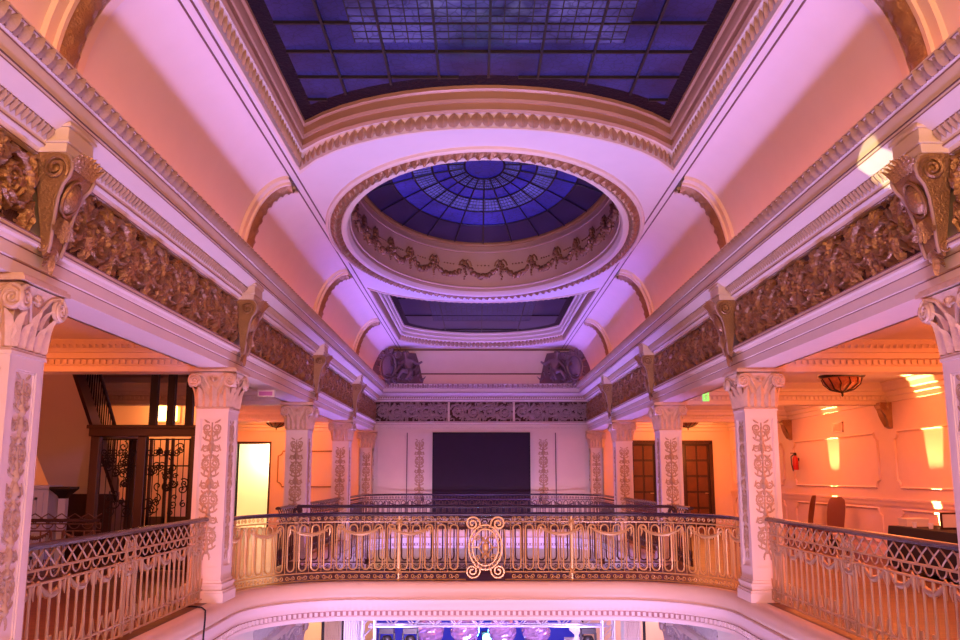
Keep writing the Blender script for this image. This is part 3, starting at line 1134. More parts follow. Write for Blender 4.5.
ob('cloth', MB().box(-1.50, 1.50, YB - 0.05, YB - 0.03, 0.32, 2.90), M_SCREEN, t)
b = MB()
for x0, x1, z0, z1 in ((-1.54, -1.50, 0.28, 2.94), (1.50, 1.54, 0.28, 2.94), (-1.54, 1.54, 2.90, 2.94), (-1.54, 1.54, 0.28, 0.32)):
    b.box(x0, x1, YB - 0.07, YB - 0.005, z0, z1)
ob('frame', b, M_BLACK, t)
# groove line on the far lunette
struct('trim_55', MB().box(-2.4, 2.4, YB - 0.03, YB, 4.78, 4.82).box(-W, W, YB - 0.02, YB, 5.55, 5.6).box(-2.36, -2.33, YB - 0.02, YB, 0.25, 2.93).box(2.33, 2.36, YB - 0.02, YB, 0.25, 2.93), M_GROOVE)

# ---- doors
for k, (a, b_) in enumerate(RDOORS):
    d = MB().box(a + 0.05, b_ - 0.05, YB + 0.06, YB + 0.11, 0.0, 2.58)
    rows_, cols_ = 5, 2
    pn = MB()
    for i in range(rows_):
        for j in range(cols_):
            x0 = a + 0.11 + j * (b_ - a - 0.17) / 2
            x1 = x0 + (b_ - a - 0.17) / 2 - 0.06
            z0 = 0.14 + i * 0.49
            pn.box(x0, x1, YB + 0.035, YB + 0.062, z0, z0 + 0.42)
    door = struct('door_%d' % (k + 1), d, M_WOODD)
    struct('door_panel', pn, M_DOOR, None, door)
    fr = MB().box(a - 0.06, a + 0.05, YB - 0.04, YB + 0.15, 0, 2.62).box(b_ - 0.05, b_ + 0.06, YB - 0.04, YB + 0.15, 0, 2.62).box(a - 0.06, b_ + 0.06, YB - 0.04, YB + 0.15, 2.58, 2.69)
    struct('door_frame', fr, M_WOODD, None, door)
    hd = MB().tube([(b_ - 0.12, YB + 0.05, 1.05), (b_ - 0.12, YB - 0.01, 1.05), (b_ - 0.22, YB - 0.01, 1.05)], 0.012, 6)
    struct('door_handle', hd, M_BRASS, 40, door)
# lit doorway on the lift side: a small bright room behind it
a, b_ = YD
fr = MB().box(a - 0.08, a, YB - 0.04, YB + 0.26, 0, 2.58).box(b_, b_ + 0.05, YB - 0.04, YB + 0.26, 0, 2.58).box(a - 0.08, b_ + 0.05, YB - 0.04, YB + 0.26, 2.58, 2.65)
struct('door_3', fr, M_WOODD)
rm = MB().box(a - 0.4, b_ + 0.4, YB + 1.3, YB + 1.35, 0, 2.9).box(a - 0.45, a - 0.4, YB + 0.25, YB + 1.3, 0, 2.9).box(b_ + 0.4, b_ + 0.45, YB + 0.25, YB + 1.3, 0, 2.9).box(a - 0.4, b_ + 0.4, YB + 0.25, YB + 1.3, 2.85, 2.9).box(a - 0.4, b_ + 0.4, YB + 0.25, YB + 1.3, -0.05, 0)
struct('wall_side_room', rm, mat('yellow_wall', (0.88, 0.84, 0.68), 0.6))
lamp('side_room_lamp', 'POINT', ((a + b_) / 2 + 0.3, YB + 0.75, 2.3), 120, (1.0, 0.84, 0.50), size=0.15)

# ================================================================== SKYLIGHTS
EGG = [(0.0, 0.0), (0.0, -0.03), (0.03, -0.03), (0.035, 0.0), (0.09, 0.12), (0.11, 0.13)]
FR = [(0.11, 0.13), (0.13, 0.11), (0.15, 0.14), (0.15, 0.22), (0.17, 0.22), (0.185, 0.25), (0.185, 0.34), (0.21, 0.36), (0.21, 0.42)]


def long_skylight(outf, label, glass, frame_mat, ymin, ymax, y0, bord, centre, lattice, sparse=1):
    t = thing('skylight', label, 'skylight', (0, (ymin + ymax) / 2, ZT), 'stained glass ceiling lights')
    fb = MB().loft([[(*p, ZT + z) for p in outf(i)] for i, z in EGG], close_u=True)
    ob('frame_moulding', fb, M_PLASTER, t, 30)
    ob('frame', MB().loft([[(*p, ZT + z) for p in outf(i)] for i, z in FR], close_u=True), frame_mat, t, 30)
    eg = MB()
    ring = [Vector((*p, 0)) for p in outf(0.055, 40)]
    ring2 = [Vector((*p, 0)) for p in outf(0.11, 40)]
    acc = 0
    for k in range(len(ring)):
        a, b = ring[k], ring[(k + 1) % len(ring)]
        d = b - a
        L = d.length
        if L < 1e-5:
            continue
        tt = d.normalized()
        nn = ((ring2[k] + ring2[(k + 1) % len(ring)]) - (a + b))
        nn.z = 0
        nn.normalize()
        s = (-acc) % 0.135
        while s < L:
            eg.tongue(a + tt * s + Vector((0, 0, ZT - 0.01)), tt, (nn - Vector((0, 0, 0.6))).normalized(), (nn * 0.05 + Vector((0, 0, 0.13))).normalized(), 0.145, 0.15, 0.055, nv=4, nu=4)
            s += 0.135
        acc += L
    ob('egg_moulding', eg, M_EGG, t, 60)
    zg = ZT + 0.40
    o = outf(0.20, 24)
    q = outf(0.20 + bord, 24)
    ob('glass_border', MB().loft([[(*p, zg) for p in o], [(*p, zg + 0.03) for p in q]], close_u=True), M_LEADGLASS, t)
    ob('glass', slab(MB(), q, [], zg + 0.03), glass, t)
    bars, fine = MB(), MB()

    def span(x):
        ys = []
        for a, b in zip(q, q[1:] + q[:1]):
            if (a[0] - x) * (b[0] - x) < 0:
                ys.append(a[1] + (b[1] - a[1]) * (x - a[0]) / (b[0] - a[0]))
        return (min(ys), max(ys)) if len(ys) > 1 else None

    def hspan(y):
        xs = []
        for a, b in zip(q, q[1:] + q[:1]):
            if (a[1] - y) * (b[1] - y) < 0:
                xs.append(a[0] + (b[0] - a[0]) * (y - a[1]) / (b[1] - a[1]))
        xs.sort()
        return [(xs[i], xs[i + 1]) for i in range(0, len(xs) - 1, 2)]
    for x in np.arange(-2.24, 2.3, 0.56 * sparse):
        w = span(x + 0.001)
        if w:
            bars.box(x - 0.014, x + 0.014, w[0], w[1], zg - 0.005, zg + 0.028)
    y = y0
    while y < ymax:
        for a, b in hspan(y + 0.001):
            bars.box(a, b, y - 0.014, y + 0.014, zg - 0.003, zg + 0.029)
        y += 0.62 * sparse * sparse
    c0, c1 = centre
    ob('centre_glass', MB().box(-1.4, 1.4, c0, c1, zg + 0.012, zg + 0.024), lattice, t)
    for x in np.arange(-1.4, 1.41, 0.14):
        fine.box(x - 0.006, x + 0.006, c0, c1, zg + 0.004, zg + 0.012)
    for y in np.arange(c0, c1 + 0.01, 0.155):
        fine.box(-1.4, 1.4, y - 0.006, y + 0.006, zg + 0.005, zg + 0.011)
    ob('glazing_bars', bars, M_IRON, t)
    ob('lattice_bars', fine, M_IRON, t)
    return t


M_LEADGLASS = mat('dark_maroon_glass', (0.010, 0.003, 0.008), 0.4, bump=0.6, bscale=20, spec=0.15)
G1 = glass_mat('stained_glass_near', (0.036, 0.024, 0.20), 1.0, ((0.0, 0.0, 0), (0.45, 0.5, 1)), 16, (0.16, 0.12, 0.60), 0.22)
G1L = glass_mat('stained_glass_near_lattice', (0.10, 0.07, 0.34), 1.0, ((0.0, 0.0, 0), (0.45, 0.4, 1)), 9, (0.36, 0.30, 0.72), 0.12)
G2 = glass_mat('stained_glass_oval', (0.035, 0.02, 0.42), 1.0, ((0.0, 0, 0), (0.5, 0.3, 1)), 9, (0.08, 0.07, 0.7), 0.5)
G2L = glass_mat('stained_glass_oval_lattice', (0.13, 0.09, 0.62), 1.0, ((0.0, 0, 0), (0.5, 0.3, 1)), 9, (0.2, 0.16, 0.8), 0.55)
G2D = glass_mat('stained_glass_oval_rim', (0.016, 0.005, 0.04), 1.0, ((0.0, 9, 0), (0.5, 0.3, 1)), 12, (0.02, 0.0, 0.08), 0.4)
G3 = glass_mat('stained_glass_far', (0.010, 0.004, 0.05), 1.0, ((0, 0, 0), (0.7, 0.7, 1)), 9, (0.02, 0.01, 0.14), 0.5)
G3L = glass_mat('stained_glass_far_lattice', (0.05, 0.028, 0.17), 1.0, ((0, 0, 0), (0.7, 0.7, 1)), 6, (0.09, 0.06, 0.25), 0.6)
long_skylight(outline_near, 'wide blue stained-glass ceiling light nearest the camera, ending in a curved edge', G1, M_FRAME, 0.8, 11.7, 0.9, 0.16, (2.0, 8.75), G1L)
long_skylight(outline_far, 'dark blue stained-glass ceiling light near the far wall, beyond the oval', G3, M_PLASTER, 19.3, 28.3, 20.0, 0.16, (21.6, 25.8), G3L, 2)

t = thing('skylight', 'oval blue stained-glass dome in the middle of the ceiling, above a garlanded drum', 'skylight', (0, YC, ZT), 'stained glass ceiling lights')
ob('frame_moulding', MB().loft([[(*p, ZT + z) for p in oval(k)] for k, z in ((-0.03, 0.0), (-0.02, -0.035), (0.01, -0.05), (0.025, -0.03), (0.045, -0.05), (0.05, -0.03))], close_u=True), M_PLASTER, t, 30)
rows = []
n = 1440
for j in range(9):
    q = j / 8
    row = []
    for i in range(n):
        a = 2 * pi * i / n
        h = 0.06 * sin(pi * q) + 0.028 * sin(pi * q) * sin(a * 110 + 5 * q) + 0.014 * sin(pi * q) * sin(a * 220 - 9 * q) * sin(pi * q * 3)
        k = 0.05 + 0.18 * q
        row.append(((OA - k) * cos(a), YC + (OB - k) * sin(a), ZT - 0.03 - h))
    rows.append(row)
ob('leaf_wreath', MB().loft(rows, close_u=True), M_GILT, t, 60)
ob('lip', MB().loft([[(*p, ZT + z) for p in oval(k)] for k, z in ((0.22, -0.03), (0.23, -0.06), (0.27, -0.075), (0.32, -0.06), (0.35, -0.01), (0.36, 0.03))], close_u=True), M_PLASTER, t, 40)
ZD = 6.74
ob('drum', MB().loft([[(*p, z) for p in oval(k)] for k, z in ((0.36, ZT + 0.03), (0.36, ZT + 0.10), (0.38, ZT + 0.11), (0.38, ZT + 0.14), (0.36, ZT + 0.15), (0.36, ZD - 0.2), (0.38, ZD - 0.19), (0.38, ZD - 0.15), (0.36, ZD - 0.14), (0.36, ZD - 0.05))], close_u=True), mat('drum_buff_paint', (0.66, 0.50, 0.36), 0.5, var=0.06), t, 30)
ob('drum_rim', MB().loft([[(*p, z) for p in oval(k)] for k, z in ((0.36, ZD - 0.06), (0.40, ZD - 0.05), (0.42, ZD - 0.02), (0.42, ZD + 0.02))], close_u=True), M_GOLD, t, 30)
# garlands round the drum
NG = 26
DA, DB = OA - 0.36, OB - 0.36
th = np.linspace(0, 2 * pi, 4001)
arc = np.concatenate([[0], np.cumsum(np.hypot(np.diff(DA * np.cos(th)), np.diff(DB * np.sin(th))))])


def drum_pt(s, z, out):
    s = s % arc[-1]
    a = float(np.interp(s, arc, th))
    nx, ny = cos(a) / DA, sin(a) / DB
    l = math.hypot(nx, ny)
    return Vector((DA * cos(a) - nx / l * out, YC + DB * sin(a) - ny / l * out, z))


for k in range(NG):
    s0, s1 = arc[-1] * k / NG, arc[-1] * (k + 1) / NG
    g = MB()
    rg = random.Random(k % 3)
    for i in range(15):
        q = i / 14
        z = ZT + 0.66 - 0.30 * (1 - (2 * q - 1) ** 2)
        c = drum_pt(s0 + (s1 - s0) * q, z, 0.03)
        rad = 0.036 + 0.026 * sin(pi * q)
        for m in range(3):
            p = c + Vector((rg.uniform(-.03, .03), rg.uniform(-.03, .03), rg.uniform(-.035, .035)))
            g.ball(p, rad * rg.uniform(0.7, 1.0), 4)
    for m in range(8):   # hanging bunch and ribbon at the joint
        g.ball(drum_pt(s0 + rg.uniform(-.03, .03), ZT + 0.68 - m * 0.055, 0.03), 0.05 - 0.004 * m, 4)
    for s in (-1, 1):
        g.tube([drum_pt(s0, ZT + 0.70, 0.02), drum_pt(s0 + s * 0.06, ZT + 0.74, 0.03), drum_pt(s0 + s * 0.12, ZT + 0.68, 0.02), drum_pt(s0 + s * 0.15, ZT + 0.60, 0.02)], 0.02, 4)
        for m in range(2):
            g.ball(drum_pt(s0 + (s1 - s0) * (0.5 + s * 0.1 * (m + 0.5)), ZT + 0.62, 0.02), 0.018, 4)
    ob('garland', g, M_GILT, t, 60)
EA, EB = OA - 0.42, OB - 0.42


def dome_pt(s, a, d=0.0):
    return (EA * s * cos(a), YC + EB * s * sin(a), ZD + 0.02 - d + 0.30 * (1 - s * s))


RINGS = (0.001, 0.16, 0.29, 0.42, 0.58, 0.76, 1.0)
for k, (r0, r1) in enumerate(zip(RINGS[:-1], RINGS[1:])):
    rows = [[dome_pt(s, 2 * pi * i / 64) for i in range(64)] for s in np.linspace(r0, r1, 4)]
    ob('glass', MB().loft(rows, close_u=True), (G2, G2L, G2, G2L, G2, G2D)[k], t, 60)
bars, fine = MB(), MB()
for s in RINGS[1:-1]:
    bars.tube([dome_pt(s, 2 * pi * i / 48, 0.015) for i in range(48)], 0.02, 4, closed=True)
for k in range(22):
    a = 2 * pi * (k + 0.5) / 22
    bars.tube([dome_pt(s, a, 0.015) for s in (0.16, 0.4, 0.6, 0.8, 1.0)], 0.017, 4)
for r0, r1, n in ((0.16, 0.29, 88), (0.42, 0.58, 110)):
    for k in range(n):
        a = 2 * pi * k / n
        fine.tube([dome_pt(r0, a, 0.01), dome_pt(r1, a, 0.01)], 0.006, 3)
    for q in (0.25, 0.5, 0.75):
        fine.tube([dome_pt(r0 + (r1 - r0) * q, 2 * pi * i / 48, 0.01) for i in range(48)], 0.006, 3, closed=True)
ob('glazing_bars', bars, M_IRON, t)
ob('lattice_bars', fine, M_IRON, t)

# ================================================================== CORNER CARTOUCHES with putti
def putto(name, sx, parent):
    """small seated figure, one continuous skinned body"""
    bx, by, bz = sx * 2.25, 28.15, 4.5
    J = {'pel': (0, 0, 0.30), 'chest': (0.06, -0.02, 0.58), 'neck': (0.10, -0.04, 0.72), 'head': (0.13, -0.07, 0.83), 'crown': (0.14, -0.08, 0.93),
         'sh1': (-0.10, -0.05, 0.64), 'el1': (-0.24, -0.12, 0.52), 'ha1': (-0.40, -0.10, 0.62), 'sh2': (0.20, -0.03, 0.62), 'el2': (0.34, -0.08, 0.45), 'ha2': (0.42, -0.12, 0.28),
         'kn1': (0.22, -0.22, 0.34), 'ft1': (0.36, -0.18, 0.08), 'kn2': (-0.06, -0.26, 0.28), 'ft2': (0.10, -0.26, 0.03)}
    R = {'pel': 0.13, 'chest': 0.13, 'neck': 0.055, 'head': 0.085, 'crown': 0.07, 'sh1': 0.06, 'el1': 0.045, 'ha1': 0.035, 'sh2': 0.06, 'el2': 0.045, 'ha2': 0.035, 'kn1': 0.07, 'ft1': 0.04, 'kn2': 0.07, 'ft2': 0.04}
    E = [('pel', 'chest'), ('chest', 'neck'), ('neck', 'head'), ('head', 'crown'), ('chest', 'sh1'), ('sh1', 'el1'), ('el1', 'ha1'), ('chest', 'sh2'), ('sh2', 'el2'), ('el2', 'ha2'), ('pel', 'kn1'), ('kn1', 'ft1'), ('pel', 'kn2'), ('kn2', 'ft2')]
    keys = list(J)
    org = wloc(parent)
    me = bpy.data.meshes.new(name)
    me.from_pydata([(bx - sx * J[k][0] * -1 * 1.0 - org[0], by + J[k][1] - org[1], bz + J[k][2] - org[2]) for k in keys], [(keys.index(a), keys.index(b)) for a, b in E], [])
    me.materials.append(M_BRONZE)
    o = bpy.data.objects.new(name, me)
    COL.objects.link(o)
    o.parent = parent
    md = o.modifiers.new('skin', 'SKIN')
    for i, k in enumerate(keys):
        me.skin_vertices[0].data[i].radius = (R[k], R[k])
    me.skin_vertices[0].data[0].use_root = True
    md2 = o.modifiers.new('smooth', 'SUBSURF')
    md2.levels = md2.render_levels = 2
    return o


for sx in (-1, 1):
    t = thing('cartouche', 'dark carved cartouche with oval shield and putto, ceiling corner at the %s' % ('lift side' if sx < 0 else 'uplit wall side'), 'sculpture', (sx * 2.6, 28.1, ZC), 'corner cartouches')
    c = Vector((sx * 2.92, 27.95, 4.95))
    n = Vector((-sx * 0.55, -0.80, -0.15)).normalized()
    r = Vector((0, 0, 1)).cross(n).normalized()
    u = n.cross(r)
    sh = MB()
    rows = []
    for k, (s, h) in enumerate(((0.02, 0.07), (0.5, 0.06), (0.85, 0.03), (1.0, 0.0), (1.0, -0.2))):
        rows.append([c + r * (0.22 * s * cos(a)) + u * (0.33 * s * sin(a)) + n * h for a in np.linspace(0, 2 * pi, 24, endpoint=False)])
    ob('shield', sh.loft(rows, close_u=True), mat('violet_grey_shield', (0.17, 0.11, 0.14), 0.45, bump=0.6, bscale=14), t, 50)
    fm = MB()
    fm.tube([c + r * (0.27 * cos(a)) + u * (0.39 * sin(a)) for a in np.linspace(0, 2 * pi, 28, endpoint=False)], 0.05, 6, closed=True)
    for k in range(14):
        a = 2 * pi * k / 14
        fm.tongue(c + r * (0.28 * cos(a)) + u * (0.40 * sin(a)) - n * 0.02, u * cos(a) - r * sin(a), n, r * cos(a) + u * sin(a), 0.17, 0.2, 0.06, lobes=0.2, curl=0.06)
    for s in (-1, 1):
        for v in (-1, 1):
            fm.tube([c + r * (s * 0.30 + q[0]) + u * (v * 0.38 + q[1]) + n * 0.04 for q in spiral(0, 0, 0.13, 0.02, 0, 1.8, s * v)], 0.035, 6)
    ob('scroll_frame', fm, M_BRONZE, t, 50)
    bs = MB()
    rows = []
    for z, d in ((4.45, 0.0), (4.6, 0.05), (4.85, 0.16), (5.15, 0.30), (5.45, 0.5)):
        rows.append([(sx * (3.36 - 0.1 * d), 27.5 + d * 0.2, z), (sx * (3.05 - d * 0.1), 28.0, z), (sx * (2.5 - d * 0.1), 28.25 + d * 0.2, z), (sx * (1.85 + 0.5 * d), 28.6, z), (sx * (1.85 + 0.5 * d), 28.69, z)])
    bs.loft(rows)
    rg = random.Random(5)
    for k in range(34):
        x = sx * rg.uniform(1.85, 2.95)
        hmax = 5.05 - max(0, 2.3 - abs(x)) * 1.1
        z = rg.uniform(4.50, hmax)
        bs.tongue((x, 28.32 + rg.uniform(-.15, .1) - max(0, abs(x) - 2.4) * 0.5, z), (rg.uniform(-1, 1), 0, rg.uniform(-1, 1)), (0, -1, -0.3), Vector((-sx * rg.uniform(-.5, .6), -0.3, rg.uniform(-.2, .8))).normalized(), 0.16, rg.uniform(.14, .24), 0.07, lobes=0.2, curl=0.06)
    ob('acanthus_base', bs, M_BRONZE, t, 60)
    pf = putto('putto', sx, t)
    hd = MB()
    for k in range(12):
        a = 2 * pi * k / 12
        hd.ball((sx * 2.38 + 0.07 * cos(a), 28.10 + 0.06 * sin(a), 5.39 + 0.03 * (k % 2)), 0.04, 4)
    ob('curls', hd, M_BRONZE, pf, 60)
# ================================================================== RAILINGS


class Path:
    def __init__(self, pts):
        self.p = np.array(pts, float)
        d = np.hypot(*np.diff(self.p, axis=0).T)
        self.s = np.concatenate([[0], np.cumsum(d)])
        self.L = self.s[-1]

    def at(self, s):
        return float(np.interp(s, self.s, self.p[:, 0])), float(np.interp(s, self.s, self.p[:, 1]))

    def ang(self, s):
        a, b = self.at(max(0, s - 0.03)), self.at(min(self.L, s + 0.03))
        return math.atan2(b[1] - a[1], b[0] - a[0])

    def line(self, s0, s1, z, step=0.12):
        n = max(2, int(abs(s1 - s0) / step) + 1)
        return [(*self.at(s0 + (s1 - s0) * i / (n - 1)), z) for i in range(n)]

    def pts(self, uv):
        return [(*self.at(u), v) for u, v in uv]


def ltube(paths, r, n=5, closed=False):
    """mesh from strokes (u along rail, z) in the local x-z plane"""
    b = MB()
    for q in paths:
        rr = r
        b.tube([(p[0], p[2] if len(p) > 2 else 0.0, p[1]) for p in q], rr, n, closed=closed)
    return b


def stadium(w, z0, z1, n=6):
    h = w / 2
    q = [(h * cos(a), z1 - h + h * sin(a)) for a in np.linspace(0, pi, n)]
    q += [(h * cos(a), z0 + h + h * sin(a)) for a in np.linspace(pi, 2 * pi, n)]
    return q


def garland_mesh(w, drop):
    b = MB()
    n = 12
    pts = [(w * (i / n - 0.5), -0.012, -drop * (1 - (2 * i / n - 1) ** 2)) for i in range(n + 1)]
    b.tube(pts, [0.010 + 0.018 * sin(pi * i / n) for i in range(n + 1)], 6)
    for i in range(n):
        x, y, z = pts[i]
        for s in (-1, 1):
            b.tongue((x, y, z), (1, 0, 0.2), (0, -1, 0), (0.5, 0, s), 0.03, 0.035, 0.012, nv=3, nu=2)
    for s in (-1, 1):
        b.ball((s * w / 2, -0.012, 0.0), 0.022, 4)
        b.tube([(s * w / 2, -0.01, 0), (s * w / 2 + 0.01, -0.01, -0.06), (s * w / 2 - 0.008, -0.01, -0.13)], [0.014, 0.016, 0.004], 5)
    return b


MESH = {}


def shared(key, name, fn, m, smooth=50):
    key = (key, m.name)
    if key not in MESH:
        MESH[key] = bake(name, fn(), m, smooth)
    return MESH[key]


def handrail(P, z, s0, s1, scroll=False):
    b = MB()
    n = max(2, int((s1 - s0) / 0.15) + 1)
    rows = []
    sec = [(-0.045, -0.012), (-0.05, 0.012), (-0.03, 0.032), (0, 0.038), (0.03, 0.032), (0.05, 0.012), (0.045, -0.012), (0, -0.018)]
    for i in range(n):
        s = s0 + (s1 - s0) * i / (n - 1)
        x, y = P.at(s)
        a = P.ang(s)
        rows.append([(x - sin(a) * o, y + cos(a) * o, z + h) for o, h in sec])
    k = len(b.v)
    b.loft(rows, close_u=True)
    b.f.append(tuple(range(k, k + 8)))
    b.f.append(tuple(range(k + (n - 1) * 8, k + n * 8)))
    if scroll:
        for s, dr in ((s0, -1), (s1, 1)):
            x, y = P.at(s)
            b.tube([(x + dr * (0.02 + q[0]), y, z - 0.07 + q[1]) for q in spiral(0, 0, 0.085, 0.02, pi / 2, 1.4, -dr)], 0.028, 6)
    return b


def side_rail(name, P, label, group, top=1.04, post_s=(), z0=0.0, M_BRASS=M_BRASS):
    """bars and interlaced arcs, with swags: the long side railings"""
    x, y = P.at(P.L / 2)
    t = thing(name, label, 'railing', (x, y, z0), group)
    ob('handrail', handrail(P, z0 + top - 0.035, 0, P.L), M_HAND, t, 50)
    fr = MB()
    for z in (0.845, 0.735, 0.165, 0.05):
        fr.tube(P.line(0, P.L, z0 + z, 0.3), 0.012, 5)
    ob('rail_bar', fr, M_BRASS, t, 50)
    # interlaced arcs above, loops below
    step = 0.20
    n = int(P.L / step)
    step = P.L / n
    la, lc, lb = MB(), MB(), MB()
    cl = lambda q: min(P.L, max(0, q))
    for i in range(n):
        c = (i + 0.5) * step
        for d in (-1, 1):
            la.tube([(*P.at(cl(c + d * step * (0.5 - q))), z0 + 0.845 + 0.155 * q ** 0.8) for q in (0, 0.25, 0.5, 0.75, 1)], 0.009, 4)
        lc.tube([(*P.at(cl(c + step * 0.5 + step * 0.40 * cos(a))), z0 + 0.845 - 0.075 * sin(a)) for a in np.linspace(0, pi, 8)], 0.008, 4)
        lb.tube([(*P.at(cl(c + step * 0.44 * cos(a))), z0 + 0.17 + 0.15 * (1 - sin(a))) for a in np.linspace(0.1, pi - 0.1, 8)], 0.010, 4)
        lb.tube([(*P.at(cl(c + step * 0.5 + step * 0.40 * cos(a))), z0 + 0.05 + 0.10 * sin(a)) for a in np.linspace(0, pi, 8)], 0.009, 4)
    ob('arc_band', la, M_BRASS, t, 50)
    ob('scallop_band', lc, M_BRASS, t, 50)
    ob('loop_band', lb, M_BRASS, t, 50)
    bar = shared('bar', 'baluster', lambda: ltube([[(0, 0.05), (0, 0.24), (0, 0.5), (0, 0.74)]], [0.012, 0.016, 0.012, 0.015], 6), M_BRASS)
    nb = int(P.L / 0.165)
    for i in range(nb):
        s = (i + 0.5) * P.L / nb
        if any(abs(s - q) < 0.15 for q in post_s):
            continue
        place('baluster', bar, t, (*P.at(s), z0), P.ang(s))
    sw = shared('swag', 'garland', lambda: garland_mesh(0.46, 0.11), M_BRASS)
    ng = int(P.L / 0.54)
    for i in range(ng):
        s = (i + 0.5) * P.L / ng
        a = P.ang(s)
        place('garland', sw, t, (*P.at(s), z0 + 0.735), a)

    def post_mesh():
        b = MB()
        for u in (-0.11, 0.11):
            b.box(u - 0.012, u + 0.012, -0.012, 0.012, 0.03, 0.99)
        for z in (0.06, 0.2, 0.78, 0.86):
            b.box(-0.11, 0.11, -0.008, 0.008, z - 0.008, z + 0.008)
        b.tube([(0.065 * cos(a), 0, 0.70 + 0.065 * sin(a)) for a in np.linspace(0, 2 * pi, 14, endpoint=False)], 0.012, 5, closed=True)
        b.ball((0, 0, 0.70), 0.025, 4)
        b.tube([(0, 0, 0.63), (0, -0.005, 0.55), (0, -0.005, 0.45), (0, 0, 0.22)], [0.012, 0.028, 0.018, 0.006], 6)
        for s in (-1, 1):
            b.tube([(s * q[0], 0, q[1]) for q in spiral(0.05, 0.13, 0.045, 0.012, pi, 1.5, 1)], 0.008, 4)
            b.tube([(s * q[0], 0, q[1]) for q in spiral(0.05, 0.92, 0.045, 0.012, pi, 1.5, 1)], 0.008, 4)
        return b
    pm = shared('post', 'post', post_mesh, M_BRASS)
    for s in post_s:
        place('post', pm, t, (*P.at(s), z0), P.ang(s))
    return t


